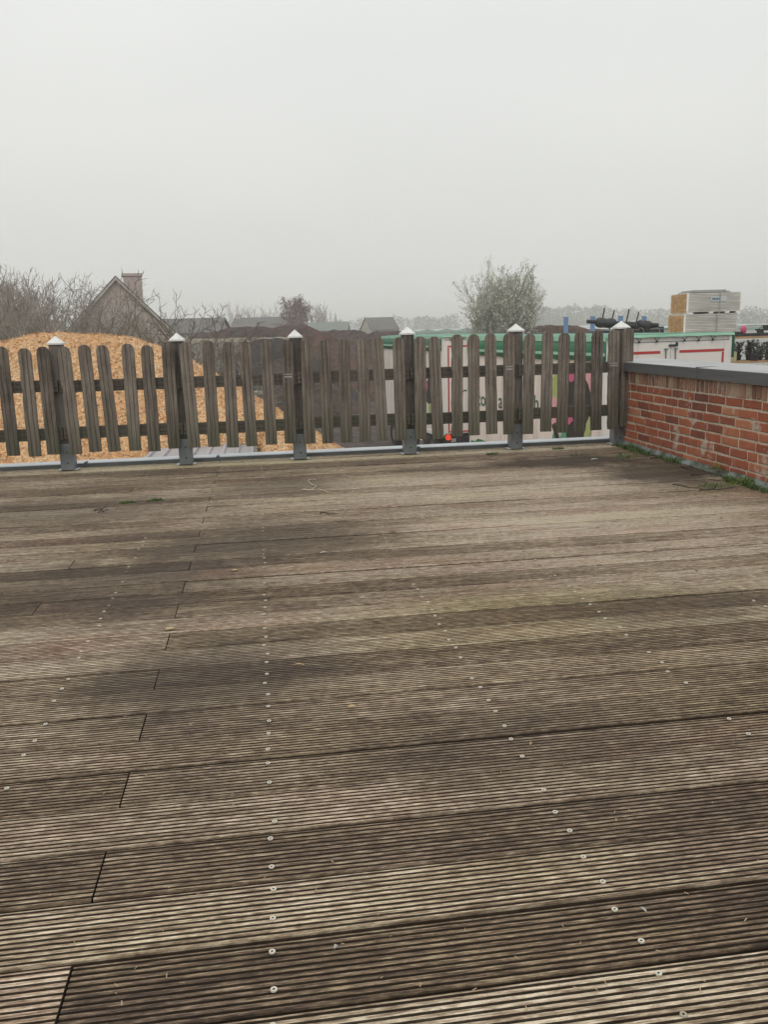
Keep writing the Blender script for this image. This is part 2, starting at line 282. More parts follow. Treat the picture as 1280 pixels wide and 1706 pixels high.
MAT = dict(
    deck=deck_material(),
    picket=wood_material('picket timber', (.068, .055, .044), (.165, .138, .113), (.30, .26, .22), .75),
    post=wood_material('post timber', (.055, .047, .042), (.13, .112, .10), (.22, .20, .175), .35),
    rail=wood_material('rail timber', (.034, .030, .023), (.085, .073, .058), (.14, .12, .098), .9),
    galv=simple('galvanised steel', (.23, .26, .275), (.16, .18, .19), .45, 9, .55, bmp=.0006),
    plate=simple('pale steel plate', (.50, .50, .48), (.33, .33, .32), .5, 30, .3),
    cap=simple('cast aluminium cap', (.80, .80, .78), (.62, .62, .60), .45, 40, .25),
    bolt=simple('dark bolt', (.03, .03, .03), None, .6),
    screw=simple('steel screw head', (.72, .69, .60), (.45, .41, .33), .4, 300, .2),
    screwdull=simple('weathered screw head', (.50, .45, .35), (.16, .12, .085), .6, 9, .1, contrast=(.42, .58)),
    hole=simple('screw recess', (.02, .017, .012), None, .8),
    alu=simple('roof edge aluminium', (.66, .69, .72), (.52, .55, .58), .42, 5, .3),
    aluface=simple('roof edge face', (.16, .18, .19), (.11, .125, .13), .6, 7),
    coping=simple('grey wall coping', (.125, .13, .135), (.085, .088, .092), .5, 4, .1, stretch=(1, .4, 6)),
    copetop_sheen=simple('coping top with sky sheen', (.40, .405, .41), (.29, .295, .30), .4, 3, .15),  # same metal as the face, sky reflection painted in as a paler colour
    brick=brick_material('red brick', [(0, (.085, .045, .035)), (.3, (.20, .058, .034)), (.6, (.34, .095, .046)), (.85, (.44, .165, .08)), (1, (.45, .27, .18))]),
    rowlock=brick_material('rowlock brick', [(0, (.12, .075, .055)), (.4, (.27, .13, .085)), (.7, (.37, .21, .145)), (1, (.47, .38, .27))]),
    mortar=simple('lime mortar', (.60, .54, .43), (.42, .37, .28), .95, 22, bmp=.004),
    lead=simple('lead flashing', (.22, .245, .24), (.07, .085, .055), .7, 9, .1, contrast=(.42, .6)),
    grass=simple('weeds', (.10, .17, .035), (.045, .085, .025), .7, 5, tone=.5),
    weed=simple('yellow green weed', (.26, .30, .05), (.12, .17, .04), .7, 12, tone=.4),
    twig=simple('dead twig', (.045, .033, .025), (.02, .015, .012), .9, 30),
    paletwig=simple('pale dry stem', (.62, .54, .41), (.42, .35, .25), .8, 30),
    leaf=simple('dry leaf', (.55, .42, .24), (.36, .24, .12), .7, 60),
    chips=chips_material(),
    soil=soil_material('brown compost', (.050, .028, .020), (.19, .112, .082)),
    soilred=soil_material('reddish compost', (.085, .040, .026), (.25, .125, .083)),
    soilblack=soil_material('black compost', (.024, .018, .016), (.085, .060, .052)),
    yard=soil_material('yard dirt', (.11, .085, .075), (.27, .215, .19)),
    field=simple('winter field', (.13, .15, .085), (.085, .085, .05), .95, .02, stretch=(1, 3, 1)),
    concrete=simple('weathered concrete', (.40, .37, .31), (.20, .18, .145), .9, .9, bmp=.02, stretch=(1, 1, .5), contrast=(.35, .62)),
    concap=simple('lichen on concrete', (.47, .45, .36), (.27, .25, .19), .95, 3),
    moss=simple('mossy concrete', (.13, .14, .07), (.055, .06, .035), .95, 3, bmp=.02),
    zinc=simple('grey roof sheet', (.43, .43, .46), (.30, .30, .33), .42, 1.4, .15, stretch=(1, .3, 1)),
    bark=simple('bark', (.33, .30, .26), (.20, .18, .15), .95, 12),
    barkgrey=simple('grey bark', (.30, .28, .24), (.17, .155, .13), .95, 12),
    barkdark=simple('dark bark', (.17, .15, .12), (.09, .08, .062), .95, 12),
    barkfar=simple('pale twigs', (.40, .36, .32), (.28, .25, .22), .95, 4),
    willow=simple('silver willow leaf', (.70, .70, .60), (.42, .44, .34), .6, 3, tone=.45),
    brownleaf=simple('brown clinging leaf', (.24, .125, .085), (.14, .07, .05), .8, 3, tone=.4),
    evergreen=simple('evergreen leaf', (.06, .075, .045), (.03, .04, .025), .7, 3, tone=.4),
    white=simple('white painted panel', (.80, .755, .71), (.62, .58, .535), .4, 2.5, stretch=(1, 1, .25), contrast=(.32, .5)),
    whiteclean=simple('white frame', (.80, .79, .77), (.68, .67, .65), .4, 2),
    tarp=simple('green tarpaulin', (.045, .265, .15), (.03, .20, .11), .45, 2.0, bmp=.01),
    tarplight=simple('faded tarpaulin edge', (.38, .66, .50), (.25, .52, .37), .5, 2),
    red=simple('red reflective tape', (.55, .045, .04), (.42, .03, .03), .4, 8),
    black=simple('black steel', (.022, .022, .024), (.012, .012, .013), .6, 8),
    tyre=simple('tyre rubber', (.028, .026, .026), (.05, .045, .042), .85, 8),
    rimm=simple('dusty wheel rim', (.26, .24, .23), (.14, .13, .12), .6, 10),
    lamp=simple('red tail lamp', (.85, .07, .03), (.7, .05, .02), .3, 8, emit=.55),
    amber=simple('amber side lamp', (1, .55, .12), (1, .5, .1), .3, 8, emit=1.2),
    ink=simple('dark green lettering', (.015, .10, .055), (.012, .085, .045), .5, 8),
    pink=simple('pink petal print', (.62, .13, .27), (.50, .09, .2), .5, 8),
    pinkpale=simple('pale pink petal print', (.72, .40, .42), (.66, .30, .36), .5, 6),
    dkprint=simple('dark print', (.030, .028, .026), (.018, .018, .017), .5, 6),
    leafprint=simple('light leaf print', (.42, .50, .20), (.34, .42, .15), .5, 6),
    tealprint=simple('teal leaf print', (.10, .36, .23), (.06, .26, .16), .5, 6),
    greenprint=simple('green leaf print', (.045, .23, .09), (.03, .17, .06), .5, 6),
    tray=simple('pale plastic tray', (.74, .72, .67), (.52, .50, .45), .4, 3, tone=.45, stretch=(.6, 1, 2)),
    cardboard=simple('brown tray ends', (.70, .46, .22), (.50, .31, .14), .8, 12, tone=.4),
    gapm=simple('dark gap', (.07, .05, .04), None, .9),
    strap=simple('grey strap', (.42, .40, .38), None, .7),
    film=simple('printed label film', (.58, .62, .64), (.50, .54, .56), .3, 4),
    blueink=simple('blue print', (.06, .12, .22), None, .5),
    blue=simple('blue painted steel', (.16, .31, .54), (.13, .26, .45), .5, 4),
    tarpblack=simple('black wrap', (.028, .030, .036), (.014, .015, .018), .45, 6, bmp=.03),
    plank=simple('rack plank', (.50, .31, .15), (.34, .20, .10), .8, 5, stretch=(1, 8, 8)),
    plant=simple('dormant plant', (.085, .065, .06), (.03, .035, .03), .9, 8, tone=.5),
    potgreen=simple('green sleeve', (.07, .12, .08), (.04, .06, .045), .8, 8, tone=.4),
    ylabel=simple('yellowish crate', (.46, .44, .22), (.34, .33, .16), .7, 8),
    pinkpot=simple('pink plastic bucket', (.66, .10, .22), (.5, .07, .16), .4, 8),
    ghroof=simple('greenhouse glazing bar green', (.33, .50, .42), (.26, .42, .34), .5, .5),
    ghwall=simple('greenhouse white wall', (.66, .68, .65), (.56, .58, .56), .5, .3),
    ghglass=simple('greenhouse glass', (.34, .40, .37), (.27, .32, .29), .3, .2),
    housebrick=brick_material('pinkish house brick', [(0, (.34, .285, .26)), (.5, (.48, .405, .37)), (1, (.58, .51, .47))], .6, False),
    verge=simple('house verge', (.52, .48, .44), (.40, .37, .34), .8, 6),
    tiles=simple('dark roof tiles', (.085, .065, .060), (.05, .04, .037), .85, 2, bmp=.02),
    slate=simple('grey roof', (.15, .14, .135), (.10, .095, .09), .8, 1),
    greenroof=simple('grey green barn roof', (.17, .20, .17), (.13, .155, .13), .8, .6),
    render_=simple('cream house wall', (.52, .46, .37), (.43, .38, .30), .85, 1),
    windowm=simple('window glass', (.05, .055, .06), None, .15, 2),
)

# ------------------------------------------------------------------ setting: ground
b = MB(); R0 = 2200
b.add([(-R0, -R0, GZ-.02), (R0, -R0, GZ-.02), (R0, R0, GZ-.02), (-R0, R0, GZ-.02)], [(0, 1, 2, 3)])
tag(b.build('ground', MAT['field']), kind='structure')
# the dirt yard: one undulating sheet, slightly above the field sheet
b = MB(); nx, ny = 90, 90; xs = np.linspace(-60, 60, nx); ys = np.linspace(7.2, 96, ny)
VV = []
for j, y in enumerate(ys):
    for i, x in enumerate(xs):
        e = min(i, j, nx-1-i, ny-1-j)
        VV.append((x, y, GZ+(.0 if e == 0 else .05)+.03*math.sin(x*.9+y*.3)*math.sin(y*.6-x*.2)+(.02*math.sin(x*2.3)*math.cos(y*1.7) if e else 0)+.02))
b.add(VV, [(j*nx+i, j*nx+i+1, (j+1)*nx+i+1, (j+1)*nx+i) for j in range(ny-1) for i in range(nx-1)])
tag(b.build('yard', MAT['yard'], smooth=True), kind='structure')

# ------------------------------------------------------------------ the terrace deck
X_L, X_R, DY0, W = -6.0, 2.80, 1.0552, .15
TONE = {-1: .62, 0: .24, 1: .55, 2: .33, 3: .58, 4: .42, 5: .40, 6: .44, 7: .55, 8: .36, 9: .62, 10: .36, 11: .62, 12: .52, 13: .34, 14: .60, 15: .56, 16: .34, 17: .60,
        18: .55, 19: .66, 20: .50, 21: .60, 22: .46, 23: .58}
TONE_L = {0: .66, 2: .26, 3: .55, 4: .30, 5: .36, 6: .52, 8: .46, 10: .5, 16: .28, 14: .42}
V = []; Fc = []; T = []; G = []; BI = []
NG = 11
def board(x0, x1, y0, tone, seed):
    r = random.Random(seed)
    th, bw = .026, W-r.choice((.006, .0065, .008, .010))
    dz = r.uniform(-.0035, .0008); tilt = r.uniform(-.012, .012)
    prof = [(0, -th), (0, -.0045), (.0012, -.0015), (.0035, 0)]; gr = [1, .55, .3]      # gr = groove flag of the face after each profile point
    pitch = (bw-.006)/NG; y = .003
    gr.append(0)
    for k in range(NG):
        a = y+k*pitch+pitch*.5-.0022; c = a+.0044
        prof += [(a-.0005, 0), (a+.0006, -.0048), (c-.0006, -.0048), (c+.0005, 0)]; gr += [1, 1, 1, 0]
    prof += [(bw-.004, 0), (bw-.0012, -.0015), (bw, -.0045), (bw, -th)]; gr += [.3, .55, 1, 0]
    n = len(prof); sk = r.uniform(-.0008, .0008)
    xsx = np.linspace(x0, x1, max(2, int((x1-x0)/.7)+1)); ph = r.uniform(0, 6)
    base = len(V)
    for x in xsx:
        wob = .0007*math.sin(x*1.3+ph); wz = .0009*math.sin(x*2.1+ph*2)
        for (yy, zz) in prof: V.append((x, y0+yy+wob, zz+dz+wz+tilt*(yy-bw/2)))
    m_ = len(xsx); bid = r.random(); nf0 = len(Fc)
    for i in range(m_-1):
        for j in range(n-1):
            a = base+i*n+j; Fc.append((a, a+n, a+n+1, a+1)); T.append(tone); G.append(float(gr[j]))
    Fc.append(tuple(base+j for j in range(n))); T.append(tone); G.append(1)
    Fc.append(tuple(base+(m_-1)*n+j for j in range(n))[::-1]); T.append(tone); G.append(1)
    BI.extend([bid]*(len(Fc)-nf0))
rb = random.Random(11)
for i in range(-18, 37):
    y0 = DY0+i*W
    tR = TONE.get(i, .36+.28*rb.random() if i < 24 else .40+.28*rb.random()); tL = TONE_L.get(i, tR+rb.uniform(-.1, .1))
    if i % 2 == 0: cuts = [X_L, -3.4, -.338, X_R]; tn = [tL+rb.uniform(-.15, .15), tL, tR]
    elif i > 8 and i % 4 == 1: cuts = [X_L, -.845, X_R]; tn = [tL, tR]
    elif i == 6: cuts = [X_L, -.338, -.03, X_R]; tn = [tL, tR-.1, tR+.1]
    else: cuts = [X_L, -2.2, X_R]; tn = [tL, tR]
    for k in range(len(cuts)-1):
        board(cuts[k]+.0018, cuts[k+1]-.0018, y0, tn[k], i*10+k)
me = bpy.data.meshes.new('wooden_deck'); me.from_pydata(V, [], Fc)
a_ = me.attributes.new('tone', 'FLOAT', 'FACE'); a_.data.foreach_set('value', T)
a_ = me.attributes.new('board', 'FLOAT', 'FACE'); a_.data.foreach_set('value', BI)
a_ = me.attributes.new('groove', 'FLOAT', 'FACE'); a_.data.foreach_set('value', G)
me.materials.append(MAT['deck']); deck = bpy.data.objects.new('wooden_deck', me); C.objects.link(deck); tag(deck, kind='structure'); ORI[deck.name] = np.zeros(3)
# screws: two per board on every joist
def screw_mesh():
    s = MB(); n = 14; ro, ri = .0055, .0019; P = []
    for r_, z in ((ro, -.0015), (ro*.93, .0006), (ri, .0004), (ri*.9, -.0016)):
        P += [(r_*math.cos(2*math.pi*k/n), r_*math.sin(2*math.pi*k/n), z) for k in range(n)]
    for lv in range(3): s.add(P[lv*n:(lv+2)*n], [(k, (k+1) % n, n+(k+1) % n, n+k) for k in range(n)], 0 if lv < 2 else 1)
    s.add(P[3*n:4*n], [tuple(range(n))], 1); return s
sm = screw_mesh(); sp = []
for jx in (-2.83, -2.27, -1.71, -1.15, -.59, -.03, .535, 1.081, 1.64, 2.2, 2.72):
    for i in range(-8, 36):
        if jx > 1.3 and i > 14 and rb.random() < .6: continue
        if i > 17 and rb.random() < (.35 if i < 26 else .8): continue
        for dy in (.037, .118):
            if i > 2 and rb.random() < .16: continue
            sp.append((jx+rb.gauss(0, .0035), DY0+i*W+dy+rb.gauss(0, .004)))
sp.sort(key=lambda p: p[0]**2+p[1]**2 + (1e6 if p[1] < 1.0 or abs(p[0]/max(p[1], .1)-.14) > .62 else 0))
first = None
for k, (x, y) in enumerate(sp[:100]):
    if first is None:
        first = sm.build('screw', [MAT['screw'], MAT['hole']], deck); o = first
    else: o = first.copy(); C.objects.link(o); o.parent = deck
    o.location = (x, y, .0011)
b = MB()
for (x, y) in sp[100:]:
    for (vv, ff, m_) in [(sm.v, sm.f, sm.m)]:
        base = b.n; b.v.extend([(p[0]+x, p[1]+y, p[2]+.0011) for p in vv]); b.n += len(vv)
        b.f.extend([tuple(base+i for i in f) for f in ff]); b.m.extend(m_); b.t.extend([.5]*len(ff))
tag(b.build('screw', [MAT['screwdull'], MAT['hole']], deck), kind='stuff')
# joists and the roof body under the boards
b = MB(); b.box((-6, -1.7, -.07), (2.84, 6.56, -.045)); 
for jx in (-2.83, -2.27, -1.71, -1.15, -.59, -.338, -.03, .535, 1.081, 1.64, 2.2, 2.7): b.box((jx-.025, -1.7, -.045), (jx+.025, 6.5, -.0275))
tag(b.build('terrace_base', MAT['bolt']), kind='structure')
b = MB(); b.box((-6, -1.7, GZ-.2), (3.1, 6.55, -.071)); tag(b.build('terrace_building', MAT['housebrick']), kind='structure')

# roof edge trim behind the posts
tr = empty('roof_edge_trim', (-1.6, 6.6, -.05), 'pale aluminium roof edge strip running along the far side of the deck, behind the fence posts', 'edge trim')
for x0, x1 in ((-6.0, -1.335), (-1.33, -.36), (-.355, 1.2), (1.205, 2.84)):
    b = MB(); z1 = .034
    b.poly([(x0, 6.56, -.045), (x0, 6.56, z1-.006), (x0, 6.566, z1), (x0, 6.66, z1+.006), (x0, 6.67, z1), (x0, 6.67, -.12), (x0, 6.62, -.12)], (x1-x0, 0, 0))
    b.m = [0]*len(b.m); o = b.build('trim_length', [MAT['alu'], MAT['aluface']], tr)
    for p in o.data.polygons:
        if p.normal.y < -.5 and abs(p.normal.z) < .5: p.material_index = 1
for jx in (-1.3325, -.3575, 1.2025):
    b = MB(); b.box((jx-.012, 6.557, -.03), (jx+.012, 6.672, .037)); b.build('joint_cover', MAT['aluface'], tr)

# ------------------------------------------------------------------ picket fence
X0, S, YF = -1.431, .8476, 6.46
fence = empty('picket_fence', (X0, YF, 0), 'weathered grey-brown picket fence on steel shoes along the far edge of the deck', 'fence')
posts_x = [X0+i*S for i in range(-2, 6)]
def picket_mb(seed):
    r = random.Random(seed); s = MB(); w2, h0, h1 = .0435, .128, .893+r.uniform(-.004, .004)
    y0, y1 = -.022, 0.0
    # outline with rounded head, front face split by two V grooves
    def head(x): 
        u = abs(x)/w2; return h1-.047*(1-math.sqrt(max(0, 1-u**2.4)))
    cols = [-w2, -w2+.006, -.034, -.028, -.022, -.0185, -.016, -.0135, -.007, 0, .007, .0135, .016, .0185, .022, .028, .034, w2-.006, w2]
    dep = {-.016: .006, .016: .006}
    nh = 14; rows = [h0]+[h0+(h1-.05-h0)*k/nh for k in range(1, nh+1)]
    P = []; wob = [r.uniform(-.0012, .0012) for _ in range(nh+2)]; chip = r.random() < .3; ch = [r.uniform(0, .012) if chip and r.random() < .5 else 0 for _ in range(nh+2)]
    for kz in range(len(rows)+1):
        for x in cols:
            z = rows[kz] if kz < len(rows) else head(x)
            xx = x+wob[kz]
            if x <= -w2+.006: xx += ch[kz]*.5
            P.append((xx, y0+dep.get(x, 0)+(.003 if abs(x) == w2 else 0), z))
    n = len(cols)
    s.add(P, [(k*n+i, k*n+i+1, (k+1)*n+i+1, (k+1)*n+i) for k in range(len(rows)) for i in range(n-1)])
    Q = []
    for kz in range(len(rows)+1):
        for x in cols: Q.append((x+wob[kz]+(ch[kz]*.5 if x <= -w2+.006 else 0), y1, rows[kz] if kz < len(rows) else head(x)))
    s.add(Q, [(k*n+i, (k+1)*n+i, (k+1)*n+i+1, k*n+i+1) for k in range(len(rows)) for i in range(n-1)])
    m_ = len(rows)+1
    s.add([P[k*n] for k in range(m_)]+[Q[k*n] for k in range(m_)], [(k, k+1, m_+k+1, m_+k) for k in range(m_-1)])
    s.add([P[k*n+n-1] for k in range(m_)]+[Q[k*n+n-1] for k in range(m_)], [(k, m_+k, m_+k+1, k+1) for k in range(m_-1)])
    s.add(P[:n]+Q[:n], [(i, n+i, n+i+1, i+1) for i in range(n-1)])
    s.add(P[-n:]+Q[-n:], [(i, i+1, n+i+1, n+i) for i in range(n-1)])
    return s
PK = []
for k in range(7):
    s = picket_mb(k); me = bpy.data.meshes.new('picket'); me.from_pydata([tuple(map(float, p)) for p in s.v], [], s.f); me.materials.append(MAT['picket']); me.update(); PK.append(me)
YPOST = -.045                          # post front relative to fence origin is YPOST
for bi, px_ in enumerate(posts_x[:-1]):
    offs = (.074, .2145, .354, .494, .633, .7736)
    for k, d in enumerate(offs):
        x = px_+d+random.uniform(-.004, .004)
        if bi == 6 and k == 5: x = px_+.765
        o = bpy.data.objects.new('picket', PK[(bi*6+k*5) % 7]); C.objects.link(o); o.parent = fence
        o.location = (x-X0, YPOST-.032, random.uniform(-.009, .009)); o.rotation_euler = (random.gauss(0, .004), random.gauss(0, .011), random.gauss(0, .03))
        # galvanised nail plate on three of the pickets beside posts
        if bi in (3, 5) and k == 5 or (bi == 6 and k == 5):
            b = MB(); b.box((x-.028, YF+YPOST-.0575, .622), (x+.026, YF+YPOST-.0545, .632)); b.box((x-.028, YF+YPOST-.0575, .642), (x+.026, YF+YPOST-.0545, .648))
            q = b.build('nail_plate', MAT['plate'], fence); q.parent = o; q.location = tuple(-Vector(o.location))
for i, x in enumerate([posts_x[-1]+.045]):
    o = bpy.data.objects.new('picket', PK[3]); C.objects.link(o); o.parent = fence; o.location = (x-X0-.02, YPOST-.032, .02)
for bi in range(len(posts_x)-1):
    a, c = posts_x[bi]+.004, posts_x[bi+1]-.004
    for z0, z1 in ((.232, .318), (.572, .655)):
        b = MB(); y0 = YF+YPOST-.031; y1 = YF+YPOST-.001; n = 12; dz = random.uniform(-.005, .005)
        zz = [(z0, 0), (z0+.022, 0), (z0+.025, .004), (z0+.028, 0), (z1-.028, 0), (z1-.025, .004), (z1-.022, 0), (z1, 0)]
        P = [(a, y0+d, z+dz) for z, d in zz]; Q = [(c, y0+d, z+dz) for z, d in zz]; k = len(zz)
        b.add(P+Q, [(j, k+j, k+j+1, j+1) for j in range(k-1)])
        b.add([(a, y0, z0+dz), (a, y1, z0+dz), (a, y1, z1+dz), (a, y0, z1+dz), (c, y0, z0+dz), (c, y1, z0+dz), (c, y1, z1+dz), (c, y0, z1+dz)],
              [(0, 3, 2, 1), (4, 5, 6, 7), (1, 2, 6, 5), (0, 1, 5, 4), (3, 7, 6, 2)])
        o = b.build('rail', MAT['rail'], fence)
        for xb in (a+.022, c-.022):
            bb = MB(); bb.tube([(xb, y0-.004, (z0+z1)/2-.01), (xb, y0+.006, (z0+z1)/2-.01)], .006, 8); bb.build('bolt', MAT['bolt'], o)
for px_ in posts_x:
    lean = random.uniform(-.004, .004)
    b = MB(); h = .045
    b.obox((px_-.043, YF-.043, .12), (.086, 0, 0), (0, .086, 0), (lean, 0, .79)); po = b.build('post', MAT['post'], fence)
    b = MB(); cx = px_+lean; z = .908; e = .054
    b.box((cx-e, YF-e, z-.003), (cx+e, YF+e, z+.008))
    base = [(cx-e, YF-e, z+.008), (cx+e, YF-e, z+.008), (cx+e, YF+e, z+.008), (cx-e, YF+e, z+.008)]
    b.add(base+[(cx, YF, z+.058)], [(0, 1, 4), (1, 2, 4), (2, 3, 4), (3, 0, 4)]); b.build('post_cap', MAT['cap'], po)
    b = MB(); e = .0485
    b.box((px_-e, YF-e, .004), (px_+e, YF+e, .195)); sh = b.build('post_shoe', MAT['galv'], po)
    bv = sh.modifiers.new('bevel', 'BEVEL'); bv.width = .004; bv.segments = 2
    for sx in (-1, 1): b = MB(); b.box((px_+sx*e-(.022 if sx < 0 else -.0), YF-.052, .0025), (px_+sx*e+(.022 if sx > 0 else 0), YF+.04, .0085)); b.build('foot_plate', MAT['plate'], po)
    for z in (.055, .135):
        b = MB(); b.tube([(px_+.004, YF-e-.004, z), (px_+.004, YF-e+.003, z)], .0065, 8); b.build('shoe_bolt', MAT['bolt'], po)

# ------------------------------------------------------------------ brick wall with coping
WX = 2.84
wall = empty('brick_wall', (WX+.11, 3.3, 0), 'low red brick parapet wall with grey metal coping along the right side of the deck', 'wall')
b = MB(); WY0, WY1 = -1.6, 6.62
b.box((WX+.0055, WY0, -.05), (WX+.2, WY1, .58)); b.build('mortar', MAT['mortar'], wall)
rr = random.Random(5)
def brick(mb, ya, yb, za, zb, t, rough=.0022):
    j = lambda: rr.uniform(-rough, rough)
    e = .0045; x = WX+rr.uniform(-.0018, .0022); n = 5
    # front outline slightly irregular, chamfered
    outer = []; inner = []
    for k in range(n): outer.append((ya+(yb-ya)*k/n, za)); 
    for k in range(2): outer.append((yb, za+(zb-za)*k/2))
    for k in range(n): outer.append((yb-(yb-ya)*k/n, zb))
    for k in range(2): outer.append((ya, zb-(zb-za)*k/2))
    cy_, cz_ = (ya+yb)/2, (za+zb)/2; m_ = len(outer); P = []
    jit = [(j(), j()) for _ in outer]
    for (y, z), (a, c) in zip(outer, jit): P.append((x+.02, y+a, z+c))
    for (y, z), (a, c) in zip(outer, jit): P.append((x+.003, y+a, z+c))
    for (y, z), (a, c) in zip(outer, jit):
        P.append((x, y+a+e*(1 if y < cy_-.001 else -1 if y > cy_+.001 else 0)*(1 if y in (ya, yb) else .3), z+c+e*(1 if z < cz_-.001 else -1 if z > cz_+.001 else 0)*(1 if z in (za, zb) else .3)))
    fs = [(r*m_+i, r*m_+(i+1) % m_, (r+1)*m_+(i+1) % m_, (r+1)*m_+i) for r in range(2) for i in range(m_)]
    fs.append(tuple(2*m_+i for i in range(m_)))
    mb.add(P, [f[::-1] for f in fs], 0, t)
b = MB(); ch = .0605; L = .196
for c in range(8):
    z0 = .004+c*ch
    y = WY0+(L/2 if c % 2 else 0)+rr.uniform(-.02, .02)
    while y < WY1-.03:
        l = L*rr.uniform(.94, 1.04)
        if rr.random() < .07: l *= .55
        ye = min(y+l, WY1)
        t = min(1, max(0, rr.gauss(.56, .13)));
        if rr.random() < .05: t = rr.uniform(.12, .3)
        if ye-y > .04: brick(b, y+.006, ye-.0065, z0+.006+rr.uniform(-.002, .002), z0+ch-.0065+rr.uniform(-.002, .002), t)
        y = ye
b.build('brickwork', MAT['brick'], wall)
b = MB(); y = WY0
while y < WY1-.03:
    l = .0535*rr.uniform(.93, 1.08); t = min(1, max(0, rr.gauss(.55, .24)))
    brick(b, y+.0055, y+l-.006, .4925+rr.uniform(-.002, .002), .574, t); y += l
b.build('rowlock_course', MAT['rowlock'], wall)
for ya, yb in ((WY0-.01, 2.2), (2.204, 5.22), (5.224, 6.64)):
    b = MB(); x0, x1 = WX-.045, WX+.32; z0, z1 = .582, .652
    b.poly([(x0, ya, z0), (x0, ya, z1-.003), (x0+.003, ya, z1), (x1, ya, z1+.012), (x1, ya, z0), (x1-.005, ya, z0), (x1-.005, ya, z1), (x0+.006, ya, z0+.03), (x0+.006, ya, z0)][:5], (0, yb-ya, 0))
    o = b.build('coping', [MAT['coping'], MAT['copetop_sheen']], wall)
    me = o.data
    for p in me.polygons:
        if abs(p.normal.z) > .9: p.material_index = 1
    for p in me.polygons: p.flip() if False else None
b = MB()
b.box((WX-.048, 5.212, .580), (WX+.322, 5.232, .657)); b.box((WX-.048, 2.192, .580), (WX+.322, 2.212, .657)); b.build('coping_joint', MAT['coping'], wall)
# lead strip at the foot of the wall
b = MB(); n = 60; P = []
for k in range(n+1):
    y = -1.6+(6.45+1.6)*k/n; j = rr.uniform(-.002, .002)
    P += [(WX-.040+rr.uniform(-.003, .003), y, .003), (WX-.036, y, .010+j), (WX-.010+j, y, .014+j), (WX-.002, y, .034+rr.uniform(-.004, .004))]
b.add(P, [(4*k+i, 4*(k+1)+i, 4*(k+1)+i+1, 4*k+i+1) for k in range(n) for i in range(3)]); b.build('flashing', MAT['lead'], wall, smooth=True)

# ------------------------------------------------------------------ weeds, twigs and leaves on the deck
def blades(mb, x, y, n, h, spread, t=.5, wd=.0025, z=0.0):
    for _ in range(n):
        a = random.uniform(0, 6.28); r_ = spread*math.sqrt(random.random()); bx, by = x+r_*math.cos(a), y+r_*math.sin(a)
        hh = h*random.uniform(.4, 1.1); la = random.uniform(0, 6.28); ln = hh*random.uniform(.2, 1.0)
        dx, dy = math.cos(la), math.sin(la); wx, wy = -dy*wd, dx*wd
        p1 = (bx+dx*ln*.35, by+dy*ln*.35, z+hh*.65); p2 = (bx+dx*ln, by+dy*ln, z+hh)
        mb.add([(bx-wx, by-wy, z), (bx+wx, by+wy, z), (p1[0]+wx*.8, p1[1]+wy*.8, p1[2]), (p1[0]-wx*.8, p1[1]-wy*.8, p1[2]), p2], [(0, 1, 2, 3), (3, 2, 4)], 0, random.uniform(.1, .95))
def leafy(mb, x, y, n, h, spread, sz=.008, z=0.0):
    for _ in range(n):
        a = random.uniform(0, 6.28); r_ = spread*math.sqrt(random.random()); px_, py_, pz = x+r_*math.cos(a), y+r_*math.sin(a), z+h*random.random()*(1-r_/spread*.6)
        u = np.array([random.gauss(0, 1), random.gauss(0, 1), random.gauss(0, .5)]); u /= np.linalg.norm(u); v = np.cross(u, (0, .3, 1)); v /= np.linalg.norm(v)
        s_ = sz*random.uniform(.5, 1.3); p = np.array([px_, py_, pz])
        mb.add([p-u*s_, p+v*s_*.5, p+u*s_, p-v*s_*.5], [(0, 1, 2, 3)], 0, random.uniform(.1, .95))
b = MB()
y = 4.3
while y < 6.35:
    dens = .30+.6*math.sin(y*3.1+1)*math.sin(y*7.7)
    if y > 5.95: dens = .9
    if y < 4.75: dens = .8
    if random.random() < .10+.75*dens:
        blades(b, 2.79+random.gauss(-.015, .018), y, int(4+14*max(dens, .1)), .022+.03*max(0, dens)*random.random(), .024)
        leafy(b, 2.775+random.gauss(0, .02), y, int(8+22*max(dens, 0)), .022, .03, .006)
    y += .013
for y in np.linspace(3.0, 4.3, 40): blades(b, 2.79+random.gauss(-.01, .015), y, 6, .03, .02)
for (x, y, n, s_) in ((2.62, 5.85, 60, .10), (2.55, 5.75, 40, .08), (2.3, 5.92, 25, .12), (2.58, 4.55, 70, .09)):
    blades(b, x, y, n, .022, s_); leafy(b, x, y, n, .014, s_, .006)
tag(b.build('weeds', MAT['grass'], loc=(2.79, 5.3, 0)), 'short green weeds and moss growing along the foot of the brick wall', 'weeds', kind='stuff')
for (px_, py_, lab, h, s_, n) in ((1235, 806, 'yellow-green weed clump at the foot of the wall by the right edge', .045, .10, 420), (1113, 762, 'small green weed clump below the middle of the wall', .03, .055, 200)):
    v_ = ray(px_, py_); p = np.array([0, 0, EYE])+v_*(-EYE/v_[2]); b = MB(); leafy(b, p[0], p[1], n, h, s_, .0075); blades(b, p[0], p[1], 40, h*1.1, s_*.8)
    tag(b.build('weed_clump', MAT['weed'], loc=(p[0], p[1], 0)), lab, 'weed', 'weed clumps by the wall')
b = MB(); leafy(b, 2.80, 4.93, 150, .075, .030, .008, .02); leafy(b, 2.81, 4.90, 80, .10, .02, .007, .03)
tag(b.build('weed_clump', MAT['weed'], loc=(2.8, 4.93, .02)), 'upright yellowish weed growing out of the flashing against the bricks', 'weed', 'weed clumps by the wall')
def onz(px_, py_, z=0.0):
    v_ = ray(px_, py_); return np.array([0, 0, EYE])+v_*((z-EYE)/v_[2])
